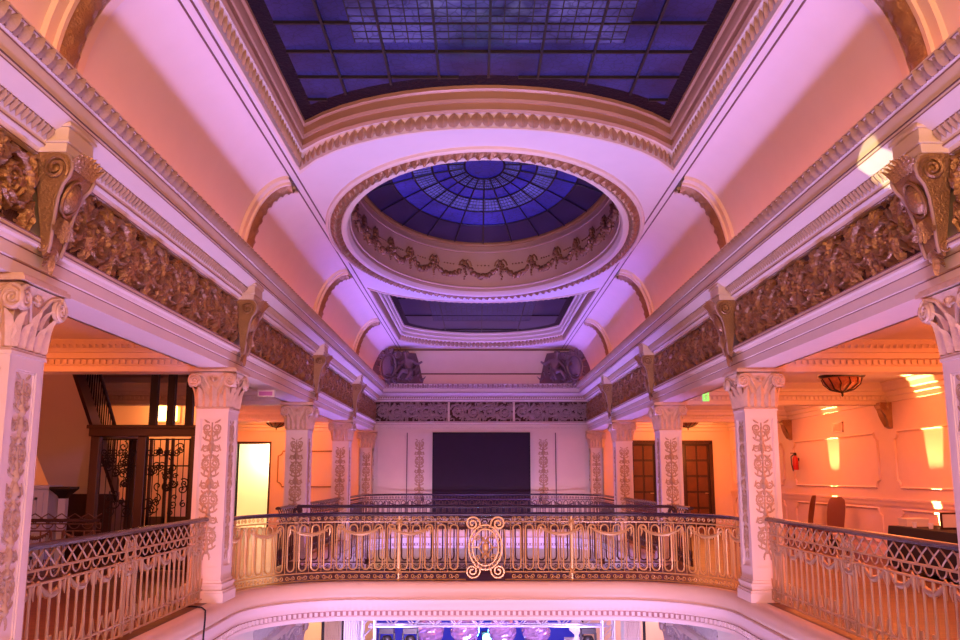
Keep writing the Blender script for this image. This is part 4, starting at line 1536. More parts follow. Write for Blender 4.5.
def loop_rail(name, P, label, group, top=1.03, medal=None, crosses=(), posts=(), scroll=False, z0=0.0, M_BRASS=M_BRASS):
    """stadium loops with swags; optional oval medallion in the middle"""
    x, y = P.at(P.L / 2)
    t = thing(name, label, 'railing', (x, y, z0), group)
    ob('handrail', handrail(P, z0 + top - 0.035, 0, P.L, scroll), M_HAND, t, 50)
    gaps = [(medal - 0.30, medal + 0.30)] if medal is not None else []
    fr = MB()
    cuts = [0] + [q for g in gaps for q in g] + [P.L]
    for i in range(0, len(cuts), 2):
        for z in (0.885, 0.135, 0.02):
            fr.tube(P.line(cuts[i], cuts[i + 1], z0 + z, 0.15), 0.011, 5)
    ob('rail_bar', fr, M_BRASS, t, 50)
    lp = shared('loop', 'baluster', lambda: ltube([stadium(0.12, 0.17, 0.845)], 0.013, 5, closed=True).add(*(lambda b: (b.v, b.f))(ltube([[(-0.095, 0.135), (-0.095, 0.4), (-0.095, 0.885)]], [0.005, 0.008, 0.005], 5))), M_BRASS)
    n = int(P.L / 0.19)
    ta, tb = MB(), MB()
    for i in range(n):
        s = (i + 0.5) * P.L / n
        free = not any(a - 0.06 < s < b + 0.06 for a, b in gaps) and not any(abs(s - q) < 0.17 for q in posts)
        if free:
            place('baluster', lp, t, (*P.at(s), z0), P.ang(s))
        if not any(a < s < b for a, b in gaps):
            for d in (-1, 1):
                tb.tube(P.pts([(min(P.L, max(0, s + d * q[0])), z0 + q[1]) for q in spiral(0.045, 0.075, 0.04, 0.01, pi, 1.3, 1, n=12)]), 0.007, 4)
                ta.tube(P.pts([(min(P.L, max(0, s + d * q[0])), z0 + q[1]) for q in spiral(0.045, 0.935, 0.035, 0.01, pi, 1.2, -1, n=10)]), 0.007, 4)
    ob('scroll_band', tb, M_BRASS, t, 50)
    ob('upper_scroll_band', ta, M_BRASS, t, 50)
    sw = shared('swag2', 'garland', lambda: garland_mesh(0.62, 0.10), M_BRASS)
    ng = int(P.L / 0.72)
    for i in range(ng):
        s = (i + 0.5) * P.L / ng
        if any(a - 0.2 < s < b + 0.2 for a, b in gaps):
            continue
        place('garland', sw, t, (*P.at(s), z0 + 0.80), P.ang(s))

    def cross_mesh():
        b = MB()
        b.box(-0.012, 0.012, -0.012, 0.012, 0.0, 0.99)
        for z in (0.885, 0.15):
            for k in range(4):
                a = k * pi / 2 + pi / 4
                b.tongue((0, -0.012, z), (cos(a + pi / 2), 0, sin(a + pi / 2)), (0, -1, 0), (cos(a), 0, sin(a)), 0.04, 0.07, 0.015, nv=3, nu=2)
        return b
    cm = shared('cross', 'post', cross_mesh, M_BRASS)
    for s in crosses:
        place('post', cm, t, (*P.at(s), z0), P.ang(s))

    def pil_mesh():
        b = MB()
        for u in (-0.13, 0.13):
            b.box(u - 0.011, u + 0.011, -0.012, 0.012, 0.0, 0.99)
        for q in range(8):
            a = q * pi / 4
            b.tongue((0, -0.01, 0.78), (cos(a + pi / 2), 0, sin(a + pi / 2)), (0, -1, 0), (cos(a), 0, sin(a)), 0.05, 0.10, 0.02, nv=3, nu=2)
        b.tube([(0.08 * cos(a), 0, 0.78 + 0.08 * sin(a)) for a in np.linspace(0, 2 * pi, 14, endpoint=False)], 0.012, 5, closed=True)
        b.box(-0.035, 0.035, -0.012, 0.012, 0.35, 0.62)
        b.tube([(0, 0, 0.7), (0, 0, 0.62), (0, 0, 0.35), (0, 0, 0.0)], 0.012, 5)
        for s in (-1, 1):
            b.tube([(s * q[0], 0, q[1]) for q in spiral(0.06, 0.22, 0.055, 0.012, pi, 1.5, 1)], 0.009, 4)
            b.tube([(s * q[0], 0, q[1]) for q in spiral(0.06, 0.08, 0.055, 0.012, pi, 1.5, -1)], 0.009, 4)
        return b
    pm = shared('pil', 'post', pil_mesh, M_BRASS)
    for s in posts:
        place('post', pm, t, (*P.at(s), z0), P.ang(s))
    if medal is not None:
        xm, ym = P.at(medal)
        b = MB()
        cz = z0 + 0.50
        for rx, rz, r in ((0.255, 0.335, 0.016), (0.20, 0.275, 0.014)):
            b.tube([(xm + rx * cos(a), ym, cz + rz * sin(a)) for a in np.linspace(0, 2 * pi, 32, endpoint=False)], r, 6, closed=True)
        for q in range(24):
            a = 2 * pi * q / 24
            b.ball((xm + 0.228 * cos(a), ym, cz + 0.305 * sin(a)), 0.014, 4)
        ob('oval_ring', b, M_BRASS, t, 50)
        b = MB()
        b.ball((xm, ym - 0.02, cz), 0.05, 6, (1, 0.6, 1.5))
        b.tube([(xm + q[0], ym, cz + q[1]) for q in ((0.11, 0), (0.05, 0.09), (0, 0.18), (-0.05, 0.09), (-0.11, 0), (-0.05, -0.09), (0, -0.18), (0.05, -0.09))], 0.012, 5, closed=True)
        for s in (-1, 1):
            for d in (-1, 1):
                b.tube([(xm + d * (0.12 + q[0]), ym, cz + s * (0.15 + q[1])) for q in spiral(0, 0, 0.05, 0.012, 0, 1.4, d * s)], 0.010, 5)
                b.tongue((xm, ym - 0.01, cz + s * 0.07), (1, 0, 0), (0, -1, 0), (d * 0.6, 0, s), 0.05, 0.10, 0.02)
        for s in (-1, 1):
            b.tube([(xm, ym, cz + s * 0.15), (xm, ym, cz + s * 0.275)], 0.012, 5)
            b.tube([(xm + s * 0.09, ym, cz), (xm + s * 0.2, ym, cz)], 0.012, 5)
        ob('rosette', b, M_BRASS, t, 50)
        for sx in (-1, 1):
            for sz in (-1, 1):
                b = MB()
                b.tube([(xm + sx * (0.20 + q[0]), ym, cz + sz * (0.355 + q[1])) for q in spiral(0, 0, 0.125, 0.02, pi * 1.15 if True else 0, 1.9, -1)], 0.016, 6)
                b.tube([(xm + sx * 0.29, ym, cz + sz * 0.27), (xm + sx * 0.31, ym, cz + sz * 0.12), (xm + sx * 0.30, ym, cz)], 0.011, 5)
                ob('c_scroll', b, M_BRASS, t, 50)
    return t


XRAIL = 3.60
# curved front railing following the far end of the first opening
x_, r_ = 3.50, 1.55
yf = 14.24
pts = [(-x_, CY[2] + CD + 0.08), (-x_, yf - r_)]
pts += [(-x_ + r_ - r_ * cos(a), yf - r_ + r_ * sin(a)) for a in np.linspace(0.1, pi / 2, 12)]
pts += [(-px, py) for px, py in pts[::-1]]
PF = Path(pts)
loop_rail('railing', PF, 'curved gilded railing with an oval medallion, across the near edge of the bridge', 'iron gallery railings', 1.025, PF.L / 2, (PF.L / 2 - 1.33, PF.L / 2 + 1.33), (0.28, PF.L - 0.28), M_BRASS=M_LITRAIL)
for sx in (-1, 1):
    P = Path([(sx * XRAIL, CY[1] + CD + 0.08), (sx * XRAIL, CY[2] - 0.08)] if sx > 0 else [(sx * XRAIL, CY[2] - 0.08), (sx * XRAIL, CY[1] + CD + 0.08)])
    q = [0.22, P.L / 2, P.L - 0.22]
    side_rail('railing', P, 'gilded railing with swags between the first and second columns on the %s' % side_word[sx], 'iron gallery railings', 1.06, q)
# railing round the second opening
P2 = Path([(-3.2, 15.80), (3.2, 15.80)])
loop_rail('railing', P2, 'straight railing with scrolled handrail ends on the far edge of the bridge', 'iron gallery railings', 1.09, None, (1.2, 5.2), (), True, M_BRASS=M_DARKRAIL)
ptsr = []
for sx in (-1, 1):
    P = Path([(sx * 3.58, CY[3] - 0.08), (sx * 3.58, 15.95)][::sx])
    side_rail('railing', P, 'short dark railing from the bridge to the third column on the %s' % side_word[sx], 'iron gallery railings', 1.05, M_BRASS=M_DARKRAIL)
    P = Path([(sx * XRAIL, CY[3] + CD + 0.08), (sx * XRAIL, CY[4] - 0.08)][::sx])
    side_rail('railing', P, 'distant railing between the third and fourth columns on the %s' % side_word[sx], 'iron gallery railings', 1.05, (P.L / 2,), M_BRASS=M_DARKRAIL)
x_, r_, yf = 3.50, 1.5, 28.03
pts = [(-x_, CY[4] + CD + 0.08), (-x_, yf - r_)]
pts += [(-x_ + r_ - r_ * cos(a), yf - r_ + r_ * sin(a)) for a in np.linspace(0.1, pi / 2, 10)]
pts += [(-px, py) for px, py in pts[::-1]]
PB = Path(pts)
loop_rail('railing', PB, 'curved railing at the far end, in front of the black screen', 'iron gallery railings', 1.05, None, (PB.L / 2 - 1.8, PB.L / 2 + 1.8), M_BRASS=M_DARKRAIL)

# ================================================================== LIFT SIDE: stair, cage, cupboard
t = thing('lift_cage', 'dark wooden lift cage with wrought iron grilles beside the stair', 'lift', (-5.85, 16.4, 0))
cx0, cx1, cy0, cy1 = -6.66, -4.95, 15.6, 17.3
for x in (cx0, -5.86, cx1):
    for y in (cy0, cy1):
        if x == -5.86 and y == cy1:
            continue
        ob('post', MB().box(x - 0.075, x + 0.075, y - 0.075, y + 0.075, 0, 2.25).box(x - 0.095, x + 0.095, y - 0.095, y + 0.095, 0, 0.25), M_WOODD, t, None, 0.01)
for x in (-5.72, -5.42, -5.10):
    ob('guide_post', MB().box(x - 0.06, x + 0.06, cy0 - 0.04, cy0 + 0.08, 2.42, 5.1), M_IRON, t)
hd = MB().box(cx0 - 0.1, cx1 + 0.1, cy0 - 0.12, cy0 + 0.12, 2.25, 2.42).box(cx0 - 0.13, cx1 + 0.13, cy0 - 0.16, cy0 + 0.16, 2.38, 2.44)
hd.box(cx0 - 0.12, cx0 + 0.12, cy0, cy1 + 0.1, 2.25, 2.42).box(cx1 - 0.12, cx1 + 0.12, cy0, cy1 + 0.1, 2.25, 2.42)
ob('header', hd, M_WOODD, t, None, 0.01)


def grille(x0, x1, y, z0, z1):
    b = MB()
    n = int((x1 - x0) / 0.09)
    for i in range(n + 1):
        x = x0 + (x1 - x0) * i / n
        b.tube([(x, y, z0), (x, y, z1)], 0.008, 4)
    for z in (z0, z0 + 0.5, z1 - 0.45, z1):
        b.tube([(x0, y, z), (x1, y, z)], 0.011, 4)
    rg = random.Random(int(x0 * 10))
    for i in range(34):
        xx, zz = rg.uniform(x0 + 0.06, x1 - 0.06), rg.uniform(z0 + 0.9, z1 - 0.1)
        r = rg.uniform(0.05, 0.10)
        b.tube([(min(x1, max(x0, q[0])), y, min(z1, q[1])) for q in spiral(xx, zz, r, 0.012, rg.uniform(0, 6), rg.uniform(1, 1.8), rg.choice((-1, 1)))], 0.010, 4)
    for i in range(int((x1 - x0) / 0.18)):
        xx = x0 + 0.09 + i * 0.18
        for s in (-1, 1):
            b.tube([(xx + s * q[0], y, z1 - 0.22 + q[1]) for q in spiral(0.045, 0, 0.075, 0.012, pi, 1.6, 1)], 0.009, 4)
            b.tube([(xx + s * q[0], y, z0 + 0.25 + q[1]) for q in spiral(0.045, 0, 0.075, 0.012, pi, 1.6, -1)], 0.009, 4)
    return b


ob('grille', grille(cx0 + 0.1, -5.95, cy0, 0.05, 2.2), M_IRON, t)
ob('grille', grille(-5.77, cx1 - 0.1, cy0, 0.05, 2.2), M_IRON, t)
dr = MB()
for x0, x1 in ((-5.77, -5.45), (-5.40, cx1 - 0.09)):
    dr.box(x0, x0 + 0.05, cy0 + 0.06, cy0 + 0.1, 0.02, 2.22).box(x1 - 0.05, x1, cy0 + 0.06, cy0 + 0.1, 0.02, 2.22).box(x0, x1, cy0 + 0.06, cy0 + 0.1, 0.02, 0.9)
ob('door', dr, M_WOODD, t)

t = thing('staircase', 'steep dark staircase climbing out of sight behind the lift cage', 'staircase', (-7.3, 16.0, 0))
n = 13
st, sf, hr = MB(), MB(), MB()
ya, za, yb_, zb = 17.2, 1.3, 14.6, 4.1
for i in range(n):
    y0 = ya + (yb_ - ya) * i / n
    y1 = ya + (yb_ - ya) * (i + 1) / n
    z = za + (zb - za) * (i + 1) / n
    st.box(-8.1, -6.95, min(y0, y1), max(y0, y1) + 0.03, z - 0.05, z)
    st.box(-8.1, -6.95, y1 - 0.0, y1 + 0.02, z - 0.05, z + (zb - za) / n)
ob('steps', st, M_WOODD, t)
sf.add([(x, y, z) for x in (-8.1, -6.95) for y, z in ((ya + 0.1, za - 0.15), (yb_, zb - 0.30), (yb_, zb - 0.20), (ya, za))], [(0, 1, 5, 4), (2, 3, 7, 6), (0, 4, 7, 3), (0, 3, 2, 1), (4, 5, 6, 7)])
ob('soffit', sf, M_PLASTER, t)
sg = MB().add([(x, y, z) for x in (-6.95, -6.89) for y, z in ((ya + 0.1, za - 0.2), (yb_, zb - 0.32), (yb_, zb + 0.06), (ya + 0.1, za + 0.2))], [(0, 1, 2, 3), (4, 7, 6, 5), (0, 4, 5, 1), (2, 6, 7, 3), (0, 3, 7, 4)])
ob('stringer', sg, M_WOODD, t)
for i in range(26):
    q = (i + 0.5) / 26
    y, z = ya + (yb_ - ya) * q, za + (zb - za) * q
    ob('baluster', MB().tube([(-6.92, y, z), (-6.92, y, z + 0.3), (-6.92, y, z + 0.6), (-6.92, y, z + 0.95)], [0.012, 0.02, 0.012, 0.012], 5), M_IRON, t, 50)
ob('handrail', MB().tube([(-6.92, ya, za + 0.97), (-6.92, yb_, zb + 0.97)], 0.035, 6), M_WOODD, t, 50)
# lower run comes up from the gallery floor behind the cage
lw = MB()
for i in range(8):
    y0 = 19.6 - i * 0.3
    lw.box(-8.1, -6.95, y0 - 0.3, y0, 0, 0.16 * (i + 1))
ob('lower_steps', lw, M_WOODD, t)

rail = Path([(-8.7, 14.4), (-6.0, 14.4)])
side_rail('railing', rail, 'low dark red railing in front of the stair, behind the lift side railing', 'iron gallery railings', 0.92, M_BRASS=M_DARKRAIL)
t = thing('cupboard', 'small pale blue panelled cupboard under the stair', 'cupboard', (-7.75, 15.9, 0))
ob('body', MB().box(-8.6, -7.46, 15.7, 16.1, 0, 1.36).box(-8.64, -7.42, 15.66, 16.14, 1.36, 1.42), M_BLUEW, t, None, 0.008)
d = MB().box(-8.52, -7.54, 15.68, 15.7, 0.08, 1.30)
for x0, x1, z0, z1 in ((-8.42, -7.64, 1.18, 1.22), (-8.42, -7.64, 0.2, 0.24), (-8.42, -8.38, 0.2, 1.22), (-7.68, -7.64, 0.2, 1.22)):
    d.box(x0, x1, 15.66, 15.685, z0, z1)
ob('door', d, M_BLUEW, t)
ob('knob', MB().ball((-7.58, 15.65, 0.75), 0.025, 6), M_BRASS, t, 60)
t = thing('pedestal', 'slim dark pedestal with flared top beside the pale cupboard', 'pedestal', (-7.22, 15.75, 0))
ob('stem', MB().box(-7.28, -7.16, 15.69, 15.81, 0, 1.22), M_BLUEW, t)
ob('top', MB().loft([[(-7.22 + a * e, 15.75 + c * e, z) for a, c in ((-1, -1), (1, -1), (1, 1), (-1, 1))] for e, z in ((0.06, 1.2), (0.08, 1.25), (0.16, 1.34), (0.18, 1.36), (0.18, 1.4), (0.0, 1.4))], close_u=True), M_IRON, t)
# lamp seen through the stair
t = thing('wall_lamp', 'glowing amber wall lamp seen through the lift cage', 'lamp', (-7.05, 20.2, 2.75))
ob('back_plate', MB().box(-7.35, -6.75, 20.15, 20.2, 2.75, 3.15), M_BRASS, t)
ob('lamp_shade', MB().box(-7.3, -6.8, 20.02, 20.15, 2.78, 3.12), M_LIT, t, None, 0.03)
lamp('stair_lamp', 'POINT', (-7.0, 19.3, 2.9), 30, (1.0, 0.36, 0.09), size=0.2)

# ================================================================== GALLERY CEILING BOWLS


def bowl(x, y, label):
    t = thing('ceiling_lamp', label, 'ceiling lamp', (x, y, ZG), 'dark bowl ceiling lamps')
    z0 = ZG - 0.11
    ob('stem', MB().lathe([(0.001, 0), (0.09, 0), (0.09, -0.02), (0.02, -0.03), (0.02, -0.13), (0.001, -0.13)], (x, y, ZG), 12), M_IRON, t, 50)
    ob('rim', MB().lathe([(0.001, 0), (0.36, -0.01), (0.38, -0.03), (0.36, -0.055), (0.30, -0.07)], (x, y, z0), 24), M_IRON, t, 50)
    ob('bowl', MB().lathe([(0.31, -0.05), (0.31, -0.10), (0.27, -0.18), (0.18, -0.25), (0.06, -0.285), (0.001, -0.29)], (x, y, z0), 24), mat('amber_bowl_glass', (0.35, 0.12, 0.05), 0.35, bump=0.8, bscale=25, var=0.5, vscale=14), t, 50)
    b = MB()
    for k in range(12):
        a = 2 * pi * k / 12
        b.tube([(x + r * cos(a + s), y + r * sin(a + s), z0 + z) for r, z, s in ((0.32, -0.08, 0), (0.29, -0.17, 0.12), (0.19, -0.26, 0), (0.05, -0.30, 0))], 0.011, 4)
    ob('cage', b, M_IRON, t, 50)
    ob('finial', MB().lathe([(0.05, -0.28), (0.03, -0.31), (0.015, -0.33), (0.022, -0.35), (0.001, -0.38)], (x, y, z0), 10), M_IRON, t, 50)


bowl(5.93, 14.9, 'dark metal bowl lamp hanging below the gallery ceiling past the second column')
bowl(5.93, 26.0, 'small distant bowl lamp near the two brown doors')
bowl(-5.90, 26.0, 'small distant bowl lamp near the lit yellow doorway')

# ---- corbels on the uplit wall
for k, y in ((3, CY[3] + 0.02), (4, CY[4] + 0.02)):
    t = thing('wall_corbel', 'dark scrolled corbel under the cornice on the uplit wall, %s' % {3: 'the larger and nearer one', 4: 'the smaller and farther one'}[k], 'corbel', (XR, y, 2.48))
    prof = [(0, 2.98), (0.22, 2.98), (0.24, 2.92), (0.20, 2.84), (0.13, 2.74), (0.09, 2.62), (0.08, 2.52), (0.0, 2.48)]
    b = MB().loft([[(XR - o, y + s * (0.10 + 0.05 * (z - 2.5)), z) for s in (-1, 1)] for o, z in prof])
    for s in (-1, 1):
        b.add([(XR - o, y + s * (0.10 + 0.05 * (z - 2.5)), z) for o, z in prof], [tuple(range(len(prof)))])
    ob('scroll_body', b, M_GILT, t, 40)
    b = MB()
    for s in (-1, 1):
        b.tube([(XR - 0.13 - q[0], y + s * 0.125, 2.89 + q[1]) for q in spiral(0, 0, 0.075, 0.015, 0, 1.8, 1)], 0.014, 5)
    b.tongue((XR - 0.20, y, 2.86), (0, 1, 0), (-1, 0, 0), (0.35, 0, -1), 0.16, 0.34, 0.05, lobes=0.25)
    ob('acanthus_leaf', b, M_GILT, t, 60)

# ---- uplighters at the foot of the wall, one per bay
for k, (y, pw) in enumerate(((15.85, 4200), (20.35, 4200))):
    x = XR - 0.13
    t = thing('uplighter', ['floor uplighter against the wall behind the table', 'floor uplighter against the wall between the two chairs'][k], 'uplighter', (x, y, 0))
    c = (x, y, 0)
    ob('can', MB().lathe([(0.001, 0), (0.11, 0), (0.11, 0.02), (0.09, 0.03), (0.09, 0.2), (0.085, 0.2), (0.08, 0.12), (0.001, 0.12)], c, 16), M_IRON, t, 40)
    ob('lens', MB().lathe([(0.079, 0.13), (0.001, 0.135)], c, 16), M_LIT, t, 40)
    lamp('uplighter_beam', 'SPOT', (x, y, 0.22), pw, (1.0, 0.62, 0.20), (XR, y, 2.1), 0.03, spot=math.radians(20), blend=0.35)

# ---- chairs, table and what lies on it


def chair(x, y, rz, label):
    t = thing('banquet_chair', label, 'chair', (x, y, 0), 'high backed chairs by the uplit wall')
    t.rotation_euler = (0, 0, 0)
    ca, sa = cos(rz), sin(rz)

    def R(b):
        b.v = [(x + ca * p[0] - sa * p[1], y + sa * p[0] + ca * p[1], p[2]) for p in b.v]
        return b
    ob('seat', R(MB().box(-0.24, 0.24, -0.24, 0.24, 0.42, 0.50)), M_CHAIR, t, None, 0.02)
    rows = []
    for z, yy, w in ((0.46, 0.22, 0.20), (0.62, 0.235, 0.215), (0.8, 0.265, 0.225), (0.98, 0.30, 0.22), (1.08, 0.325, 0.19), (1.14, 0.34, 0.11)):
        rows.append([(q * w, yy + d - 0.03 * (1 - q * q) * 0, z) for q, d in ((-1, 0), (-0.5, -0.03), (0.5, -0.03), (1, 0), (0.5, 0.03), (-0.5, 0.03))])
    b = MB().loft(rows, close_u=True)
    b.f.append(tuple(range(len(b.v) - 6, len(b.v))))
    ob('backrest', R(b), M_CHAIR, t, 50)
    for sx in (-1, 1):
        for sy in (-1, 1):
            ob('leg', R(MB().tube([(sx * 0.21, sy * 0.21, 0.43), (sx * 0.215, sy * 0.225, 0.2), (sx * 0.22, sy * (0.24 if sy < 0 else 0.27), 0)], [0.022, 0.018, 0.013], 6)), M_WOODD, t, 50)


chair(7.32, 21.2, -2.2, 'brown high-backed chair standing farther from the table, against the uplit wall')
chair(7.28, 19.4, -1.0, 'brown high-backed chair standing nearer the table, against the uplit wall')
t = thing('table', 'long table under a black cloth by the uplit wall', 'table', (7.0, 14.9, 0))
ob('tabletop', MB().box(6.85, 7.65, 13.0, 15.6, 0.71, 0.74), M_WOODD, t)
for x in (6.92, 7.58):
    for y in (13.1, 15.5):
        ob('leg', MB().box(x - 0.025, x + 0.025, y - 0.025, y + 0.025, 0, 0.71), M_IRON, t)
rows = []
for z, e in ((0.10, 0.05), (0.5, 0.03), (0.72, 0.012), (0.755, 0.006)):
    q = []
    N_ = 40
    for i in range(N_):
        s = i / N_
        for_ = [(6.85, 13.0), (7.65, 13.0), (7.65, 15.6), (6.85, 15.6)]
        k = int(s * 4)
        f_ = s * 4 - k
        a, b_ = for_[k], for_[(k + 1) % 4]
        px, py = a[0] + (b_[0] - a[0]) * f_, a[1] + (b_[1] - a[1]) * f_
        ee = e * (1 + 0.5 * sin(i * 2.4) * (z < 0.6))
        q.append((px + (ee if px > 7.2 else -ee), py + (ee if py > 14.4 else -ee), z))
    rows.append(q)
mb = MB().loft(rows, close_u=True)
mb.f.append(tuple(range(len(mb.v) - 40, len(mb.v))))
tag(ob('tablecloth', mb, M_BLACK, None, 60), 'black cloth draped over the long table', 'tablecloth', kind='thing')
ZTB = 0.757
t = thing('picture_frame', 'small standing card frame on the black tablecloth', 'picture frame', (7.3, 14.4, ZTB))
ob('frame', MB().box(7.13, 7.47, 14.4, 14.43, ZTB, ZTB + 0.26), M_WOODD, t)
ob('card', MB().box(7.16, 7.44, 14.392, 14.4, ZTB + 0.03, ZTB + 0.23), M_PAPER, t)
t = thing('box', 'pale cardboard box on the far end of the black tablecloth', 'box', (7.15, 15.3, ZTB))
ob('body', MB().box(6.97, 7.33, 15.2, 15.5, ZTB, ZTB + 0.10), M_PAPER, t)
ob('lid', MB().box(6.96, 7.34, 15.19, 15.51, ZTB + 0.10, ZTB + 0.13), M_PAPER, t)
for k, (x, y, lab) in enumerate(((6.95, 14.9, 'small cup near the edge of the black tablecloth'), (7.02, 14.5, 'small cup beside the standing card frame'))):
    tag(ob('cup', MB().lathe([(0.001, 0), (0.03, 0), (0.042, 0.09), (0.038, 0.09), (0.027, 0.01), (0.001, 0.01)], (x, y, ZTB), 12), M_WHITE, None, 50), lab, 'cup', 'cups on the black tablecloth', 'thing')

# ---- fire extinguisher, vent, exit signs
t = thing('fire_extinguisher', 'red fire extinguisher hung on the uplit wall between two panels', 'fire extinguisher', (XR - 0.09, 22.6, 1.73))
ob('cylinder', MB().lathe([(0.001, 0), (0.06, 0), (0.07, 0.02), (0.07, 0.26), (0.055, 0.31), (0.03, 0.34), (0.03, 0.36)], (XR - 0.09, 22.6, 1.73), 16), M_RED, t, 50)
ob('valve', MB().box(XR - 0.12, XR - 0.06, 22.57, 22.63, 2.08, 2.13).box(XR - 0.2, XR - 0.06, 22.59, 22.61, 2.13, 2.15), M_IRON, t)
ob('hose', MB().tube([(XR - 0.13, 22.6, 2.1), (XR - 0.2, 22.57, 2.05), (XR - 0.2, 22.55, 1.85), (XR - 0.17, 22.55, 1.7)], 0.014, 5), M_IRON, t, 50)
ob('wall_hook', MB().box(XR - 0.05, XR, 22.57, 22.63, 1.95, 2.02), M_IRON, t)
t = thing('vent', 'small square wall vent above the bright panel', 'vent', (XR, 20.0, 2.55))
b = MB().box(XR - 0.03, XR, 19.72, 19.75, 2.53, 2.75).box(XR - 0.03, XR, 20.25, 20.28, 2.53, 2.75).box(XR - 0.03, XR, 19.72, 20.28, 2.53, 2.56).box(XR - 0.03, XR, 19.72, 20.28, 2.72, 2.75)
for i in range(5):
    b.box(XR - 0.025, XR, 19.75, 20.25, 2.575 + i * 0.03, 2.59 + i * 0.03)
ob('grille', b, M_WALL, t)
t = thing('exit_sign', 'green lit exit sign hanging under the beam on the uplit wall side', 'exit sign', (4.24, 17.2, 2.98))
ob('housing', MB().box(4.17, 4.31, 17.19, 17.23, 2.98, 3.18).box(4.23, 4.25, 17.2, 17.22, 3.18, ZG), M_WHITE, t)
ob('face', MB().box(4.18, 4.30, 17.18, 17.19, 2.99, 3.17), M_GREEN, t)
b = MB().ball((4.25, 17.178, 3.135), 0.013, 4, (1, 0.2, 1))
for q in ([(4.25, 3.075), (4.235, 3.03)], [(4.235, 3.03), (4.26, 3.0), (4.25, 2.97)], [(4.235, 3.03), (4.21, 3.0), (4.19, 2.985)], [(4.25, 3.07), (4.28, 3.05), (4.295, 3.06)], [(4.25, 3.07), (4.22, 3.055)]):
    b.tube([(4.24 + (x - 4.24) * 0.8, 17.178, z + 0.04) for x, z in q], 0.008, 4)
ob('running_figure', b, M_WHITE, t)
t = thing('exit_sign', 'white emergency light box fixed under the beam on the lift side', 'exit sign', (-3.6, 14.9, 2.9))
ob('housing', MB().box(-3.75, -3.47, 14.82, 14.92, 2.87, 2.985), M_WHITE, t, None, 0.008)
ob('lens', MB().box(-3.72, -3.5, 14.81, 14.82, 2.885, 2.95), mat('violet_diffuser', (0.55, 0.2, 0.55), 0.4), t)
# black cable over the slab edge
tag(ob('cable', MB().tube([(-3.75, 11.35, 0.015), (-3.60, 11.4, 0.016), (-3.45, 11.3, 0.018), (-3.36, 11.15, 0.005), (-3.33, 11.05, -0.08), (-3.325, 11.0, -0.3), (-3.34, 10.95, -0.6), (-3.34, 10.95, -1.6)], 0.010, 6), M_BLACK, None, 60), 'thin black cable hanging over the slab edge below the lift side railing', 'cable', kind='thing')

# ================================================================== LOWER HALL
ZL = -4.6
struct('floor_lower_hall', MB().box(XL, XR, YN, 33, ZL - 0.1, ZL), M_FLOOR)
struct('wall_lower_back', MB().box(XL, XR, 30.5, 30.7, ZL, -0.4), M_PLASTER)
struct('wall_lower_left', MB().box(XL - 0.2, XL, YN, 30.5, ZL, -0.4), M_WALL)
struct('wall_lower_right', MB().box(XR, XR + 0.2, YN, 30.5, ZL, -0.4), M_WALL)
struct('wall_lower_front', MB().box(XL, XR, YN - 0.2, YN, ZL, -0.4), M_WALL)
tn = 60
for sx in (-1, 1):
    rows = [[(sx * (3.46 - o), 7.5, z), (sx * (3.46 - o), 29.5, z)] for o, z in ((-0.4, -0.56), (0, -0.56), (0, -0.95), (0.06, -0.97), (0.09, -1.03), (0.03, -1.05), (0.03, -1.09), (-0.0, -1.10), (-0.42, -1.10))]
    e = struct('beam_%d' % tn, MB().loft(rows), M_SLAB, 25)
    tn += 1
    L = 14.0
    g = rel_cache.setdefault('low', relief_grid(rinceaux(L, 0.24, 8), L, 0.24, 0.02))
    struct('carved_frieze', relief_mesh(MB(), g, lambda u, v, h: (sx * (3.46 - h), 21.0 + u, -0.94 + v * 1.05), 2.0, 0.12), M_GREYP, 60, e)
    for k, y in ((3, 17.7), (4, 23.3)):
        t = thing('column', 'lower hall column with carved capital and fluted shaft, %s, %s below the slab' % (('nearer', 'farther')[k - 3], side_word[sx]), 'column', (sx * 3.68, y, ZL), 'lower hall columns')
        b, o = MB(), MB()
        capital_mesh(b, sx * 3.68, y, 0.21, 0.25, -1.54, -1.10, (0, 1, 2, 3), o)
        c = ob('capital', b, M_SLAB, t, 30)
        ob('capital_leaf', o, M_GREYP, c, 60)
        s = MB()
        for e_, n_ in ((0, 0),):
            ring = []
            for (ax, ay, bx, by) in ((-.21, -.25, .21, -.25), (.21, -.25, .21, .25), (.21, .25, -.21, .25), (-.21, .25, -.21, -.25)):
                for i in range(16):
                    q = i / 16
                    dd = 0.018 if (i % 2 and 1 < i < 15) else 0
                    px, py = ax + (bx - ax) * q, ay + (by - ay) * q
                    l = math.hypot(bx - ax, by - ay)
                    ring.append((px - (by - ay) / l * dd, py + (bx - ax) / l * dd))
            s.loft([[(sx * 3.68 + p[0], y + p[1], z) for p in ring] for z in (ZL, -1.54)], close_u=True)
        s.box(sx * 3.68 - 0.26, sx * 3.68 + 0.26, y - 0.3, y + 0.3, ZL, ZL + 0.3)
        ob('shaft', s, M_SLAB, t)

